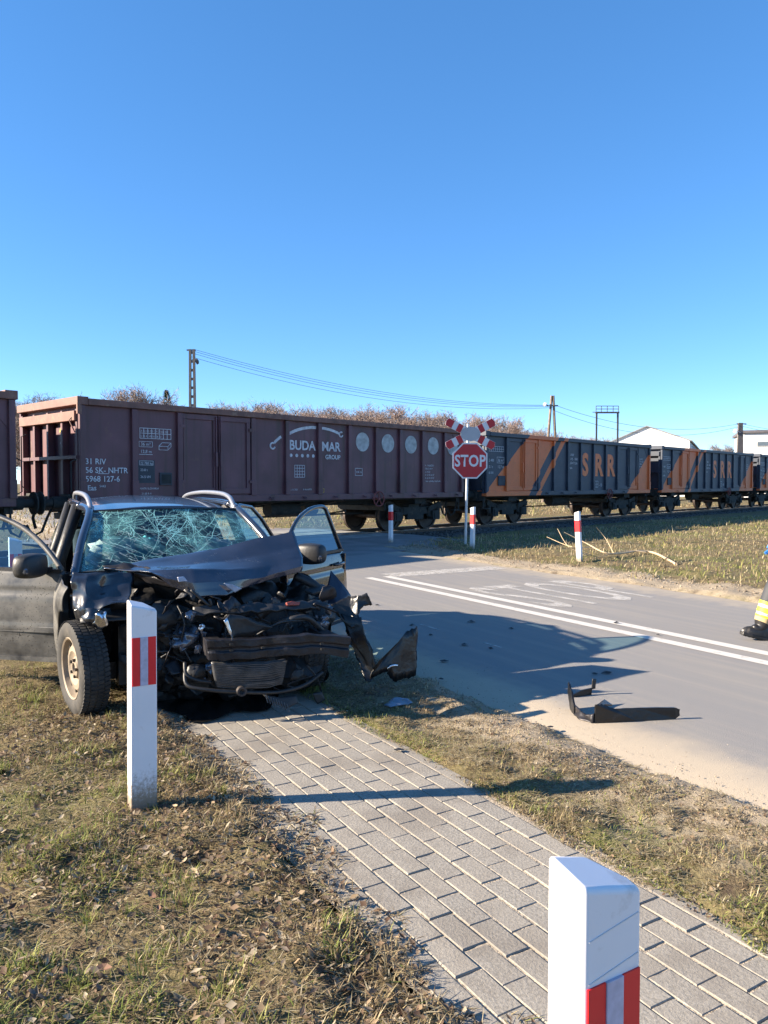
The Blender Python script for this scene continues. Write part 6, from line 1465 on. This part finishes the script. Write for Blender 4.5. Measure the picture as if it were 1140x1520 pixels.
# dry leaves in the grass
LEAF = [M('dry_leaf_tan', (0.34, 0.25, 0.15), .8, var=.2, vs=30), M('dry_leaf_brown', (0.19, 0.10, 0.06), .8, var=.25, vs=30)]
ll = random.Random(3)
for i in range(46):
    vv_, uu_ = ll.uniform(-1.6, 1.25), ll.uniform(1.4, 4.6); p0 = RV(vv_, uu_)
    if not in_view(p0, 0): continue
    s_ = ll.uniform(.012, .026); k = MB(); a = ll.uniform(0, 6.28); cr_ = ll.uniform(.2, .7)
    pts = [(-1, 0), (-.5, .45), (.2, .55), (.8, .25), (1.15, 0), (.8, -.25), (.2, -.5), (-.5, -.4)]
    k.v = [(x * s_ * math.cos(a) - y * s_ * math.sin(a), x * s_ * math.sin(a) + y * s_ * math.cos(a), abs(y) * s_ * cr_ + x * x * s_ * .3) for x, y in pts] + [(0, 0, 0)]
    k.f = [(j, (j + 1) % 8, 8) for j in range(8)]; o = k.build('dry_leaf', LEAF[i % 2], None); o.location = p0 + Vector((0, 0, float(gheight([vv_], [uu_])[0]) + .03)); o.rotation_euler = (ll.gauss(0, .3), ll.gauss(0, .3), 0)
    tag(o, 'tan curled dry leaf lying in the grass' if i % 2 == 0 else 'dark brown dry leaf lying in the grass', 'leaf', 'dry leaves in the grass')
# ---------------------------------------------------------------- firefighter walking in from the side
fp = thing('person', 'person in tan firefighting gear with yellow bands, striding along the road', 'person', (4.12, 7.72, 0))
def skin_fig():
    J = {}; E = []
    def j(n, p, r, par=None):
        J[n] = (len(J), Vector(p), r)
        if par: E.append((J[par][0], J[n][0]))
    # walking towards -x; y is depth
    j('pel', (0.0, 0, 0.98), (.15, .17)); j('sp', (0.0, 0, 1.16), (.145, .175), 'pel'); j('ch', (-0.02, 0, 1.36), (.15, .195), 'sp'); j('nk0', (-.02, 0, 1.50), (.075, .08), 'ch'); j('nk', (-.03, 0, 1.58), (.06, .06), 'nk0'); j('h0', (-.05, 0, 1.66), (.085, .075), 'nk'); j('h1', (-.05, 0, 1.76), (.095, .082), 'h0')
    # leading leg (nearer the camera), heel down
    j('hA', (-.06, -.10, .90), (.10, .10), 'pel'); j('kA', (-.27, -.11, .52), (.092, .088), 'hA'); j('cA', (-.325, -.11, .36), (.092, .09), 'kA'); j('aA', (-.385, -.11, .17), (.085, .082), 'cA')
    j('fA', (-.42, -.12, .10), (.055, .05), 'aA'); j('tA', (-.50, -.13, .135), (.036, .045), 'fA')
    j('hB', (.03, .10, .90), (.10, .10), 'pel'); j('kB', (.12, .10, .52), (.082, .082), 'hB'); j('cB', (.24, .10, .36), (.08, .08), 'kB'); j('aB', (.42, .10, .20), (.066, .066), 'cB'); j('fB', (.40, .11, .10), (.05, .05), 'aB'); j('tB', (.31, .12, .05), (.036, .045), 'fB')
    for s, nm, el, wr in ((-1, 'A', (.08, -.27, 1.13), (-.02, -.29, .92)), (1, 'B', (.05, .27, 1.15), (-.07, .25, .965))):
        j('s' + nm, (-.01, s * .18, 1.42), (.085, .085), 'ch'); j('e' + nm, el, (.062, .062), 's' + nm); j('w' + nm, wr, (.046, .046), 'e' + nm)
        d = (Vector(wr) - Vector(el)).normalized(); hnd = Vector(wr) + d * .075; j('p' + nm, hnd, (.040, .028), 'w' + nm)
        for q in range(4):
            b_ = hnd + Vector(((q - 1.5) * .021, 0, 0)) + d * .03; L_ = (.062, .074, .07, .055)[q]; kn = b_ + d * L_ * .6; tp = kn + (d * .7 + Vector((-.5, 0, 0))).normalized() * L_ * .55
            j('f%s%d' % (nm, q), kn, (.0105, .0105), 'p' + nm); j('g%s%d' % (nm, q), tp, (.009, .009), 'f%s%d' % (nm, q))
        tb = Vector(wr) + d * .03 + Vector((-.035, 0, 0)); j('th' + nm, tb + d * .03 + Vector((-.012, 0, 0)), (.013, .013), 'w' + nm); j('ti' + nm, tb + d * .075 + Vector((-.012, 0, 0)), (.0105, .0105), 'th' + nm)
    return J, E
J, E = skin_fig()
me = bpy.data.meshes.new('body'); me.from_pydata([v[1] for v in J.values()], E, []); bo = bpy.data.objects.new('body', me); col.objects.link(bo)
q = bo.modifiers.new('skin', 'SKIN'); q.use_smooth_shade = True
for i, v in enumerate(J.values()): me.skin_vertices[0].data[i].radius = v[2]; me.skin_vertices[0].data[i].use_root = (i == 0)
q = bo.modifiers.new('sub', 'SUBSURF'); q.levels = 2; q.render_levels = 2
dg = bpy.context.evaluated_depsgraph_get(); dg.update(); ev_ = bpy.data.meshes.new_from_object(bo.evaluated_get(dg)); bpy.data.objects.remove(bo)
TAN = M('turnout_tan', (0.46, 0.34, 0.17), .85, var=.15, vs=8, bump=.4, bs=18); HIV = M('band_yellow', (0.72, 0.78, 0.04), .6, var=.08); SILV = M('band_silver', (0.42, 0.44, 0.44), .4, var=.1)
KNEE = M('knee_pad', (0.035, 0.037, 0.042), .7, var=.2); BOOT = M('boot_leather', (0.018, 0.017, 0.017), .4, var=.3, vs=12, dirt=((0.12, 0.10, 0.08), .58, .8, 12, .8)); GLV = M('glove_blue', (0.02, 0.16, 0.55), .5, var=.15); SKN = M('skin', (0.55, 0.33, 0.24), .5, var=.06); HELM = M('helmet_white', (0.7, 0.7, 0.66), .3); VIS = M('visor_dark', (0.03, 0.03, 0.035), .1)
for m_ in (TAN, HIV, SILV, KNEE, BOOT, GLV, SKN): ev_.materials.append(m_)
segs = [(list(J)[a], list(J)[c_], J[list(J)[a]][1], J[list(J)[c_]][1]) for a, c_ in E]
for p in ev_.polygons:
    c_ = p.center; best = None
    for a, b2, pa, pb in segs:
        d = pb - pa; t = max(0, min(1, (c_ - pa).dot(d) / d.length_squared)); ds = (c_ - pa - d * t).length
        if best is None or ds < best[0]: best = (ds, a, b2, t)
    _, a, b2, t = best; mi = 0
    if b2[0] in 'ac' and b2[1:] in ('A', 'B') and b2[0] == 'a': mi = (1 if (t < .17 or .29 < t < .5 or .62 < t < .74) else (2 if t < .62 else (0 if t < .92 else 4)))
    elif b2[0] == 'c' and len(b2) == 2: mi = 3 if t < .9 else 0
    elif b2[0] == 'k': mi = 3 if t > .80 else 0
    elif (b2[0] == 'f' or b2[0] == 't') and b2[1:] in ('A', 'B'): mi = 4
    elif b2[0] in 'pfg' or b2[:2] in ('th', 'ti'): mi = 5
    elif b2 in ('nk', 'h0', 'h1'): mi = 6
    elif b2[0] == 'w' and .45 < t < .7: mi = 1
    elif b2 == 'ch' and .3 < t < .6: mi = 1
    p.material_index = mi; p.use_smooth = True
bo = child('body', ev_, fp)
for nm, off, ax in (('A', Vector((-.435, -.12, .075)), R(14)), ('B', Vector((.36, .11, .04)), R(32))):
    k = MB(); X = Matrix.Translation(off) @ Matrix.Rotation(ax, 4, 'Y'); pr = [(-.165, -.0), (-.15, -.04), (-.06, -.052), (.04, -.04), (.12, -.042), (.145, 0), (.12, .042), (.04, .04), (-.06, .052), (-.15, .04)]
    k.prism(pr, -.055, -.022, X); so = k.build('boot_sole', BOOT, fp, bevel=.006)
    k = MB()
    def upper(u, v):
        a = 2 * math.pi * u; x = -.01 - .145 * math.cos(a) * (1 - .0 * v); y = .05 * math.sin(a); h = v
        prof = .075 if x < -.05 else .075 + .06 * min(1, (x + .05) / .1)
        sc2 = math.sqrt(max(0, 1 - (h * .96) ** 2.4)); xs = x * (sc2 if x < .0 else max(sc2, .72)); return X @ Vector((xs, y * max(sc2, .35), -.022 + prof * h))
    k.grid(upper, 20, 8); k.build('boot_upper', BOOT, fp, smooth='all')
    if nm == 'A':
        for i in range(7): 
            k = MB(); k.box(X @ Vector((-.12 + i * .04, 0, -.058)), (.018, .07, .01), (0, ax, 0)); k.build('tread_bar', BOOT, so)
k = MB(); k.lathe([(.0, .155), (.06, .148), (.105, .11), (.128, .05), (.135, 0), (.160, -.015), (.150, -.02), (.125, -.01)], Matrix.Translation((-.04, 0, 1.775)) @ Matrix.Rotation(R(-6), 4, 'Y') @ Matrix.Diagonal((1.1, .92, 1, 1)), 28); hm = k.build('helmet', HELM, fp, smooth=True, solid=.004)
k = MB(); k.grid(lambda u, v: (-.04 - .15 * math.cos((u - .5) * 2), .128 * math.sin((u - .5) * 2.2), 1.76 - .07 * v), 12, 4); k.build('visor', VIS, hm, smooth='all', solid=.003)
for s in (-1, 1):
    k = MB(); k.lathe([(0, .011), (.008, .008), (.011, 0), (.008, -.008), (0, -.011)], Matrix.Translation((-.135, s * .032, 1.715)), 10); k.build('eye', HELM, fp, smooth='all')
    k = MB(); k.box((-.05, s * .083, 1.705), (.035, .014, .06)); k.build('ear', SKN, fp, bevel=.006)
k = MB(); k.tube([(-.135, 0, 1.72), (-.165, 0, 1.685), (-.145, 0, 1.675)], [.010, .016, .010], 8); k.build('nose', SKN, fp, smooth='all')
k = MB(); k.box((-.138, 0, 1.645), (.012, .045, .010)); k.build('mouth', M('lips', (0.35, .15, .12), .5), fp, bevel=.004)
k = MB(); k.lathe([(.20, .0), (.205, .05), (.185, .30), (.18, .34)], Matrix.Translation((0, 0, .80)) @ Matrix.Diagonal((.95, 1.05, 1, 1)), 24); k.build('jacket_hem', TAN, fp, smooth='all', solid=.01)
bake_texts()
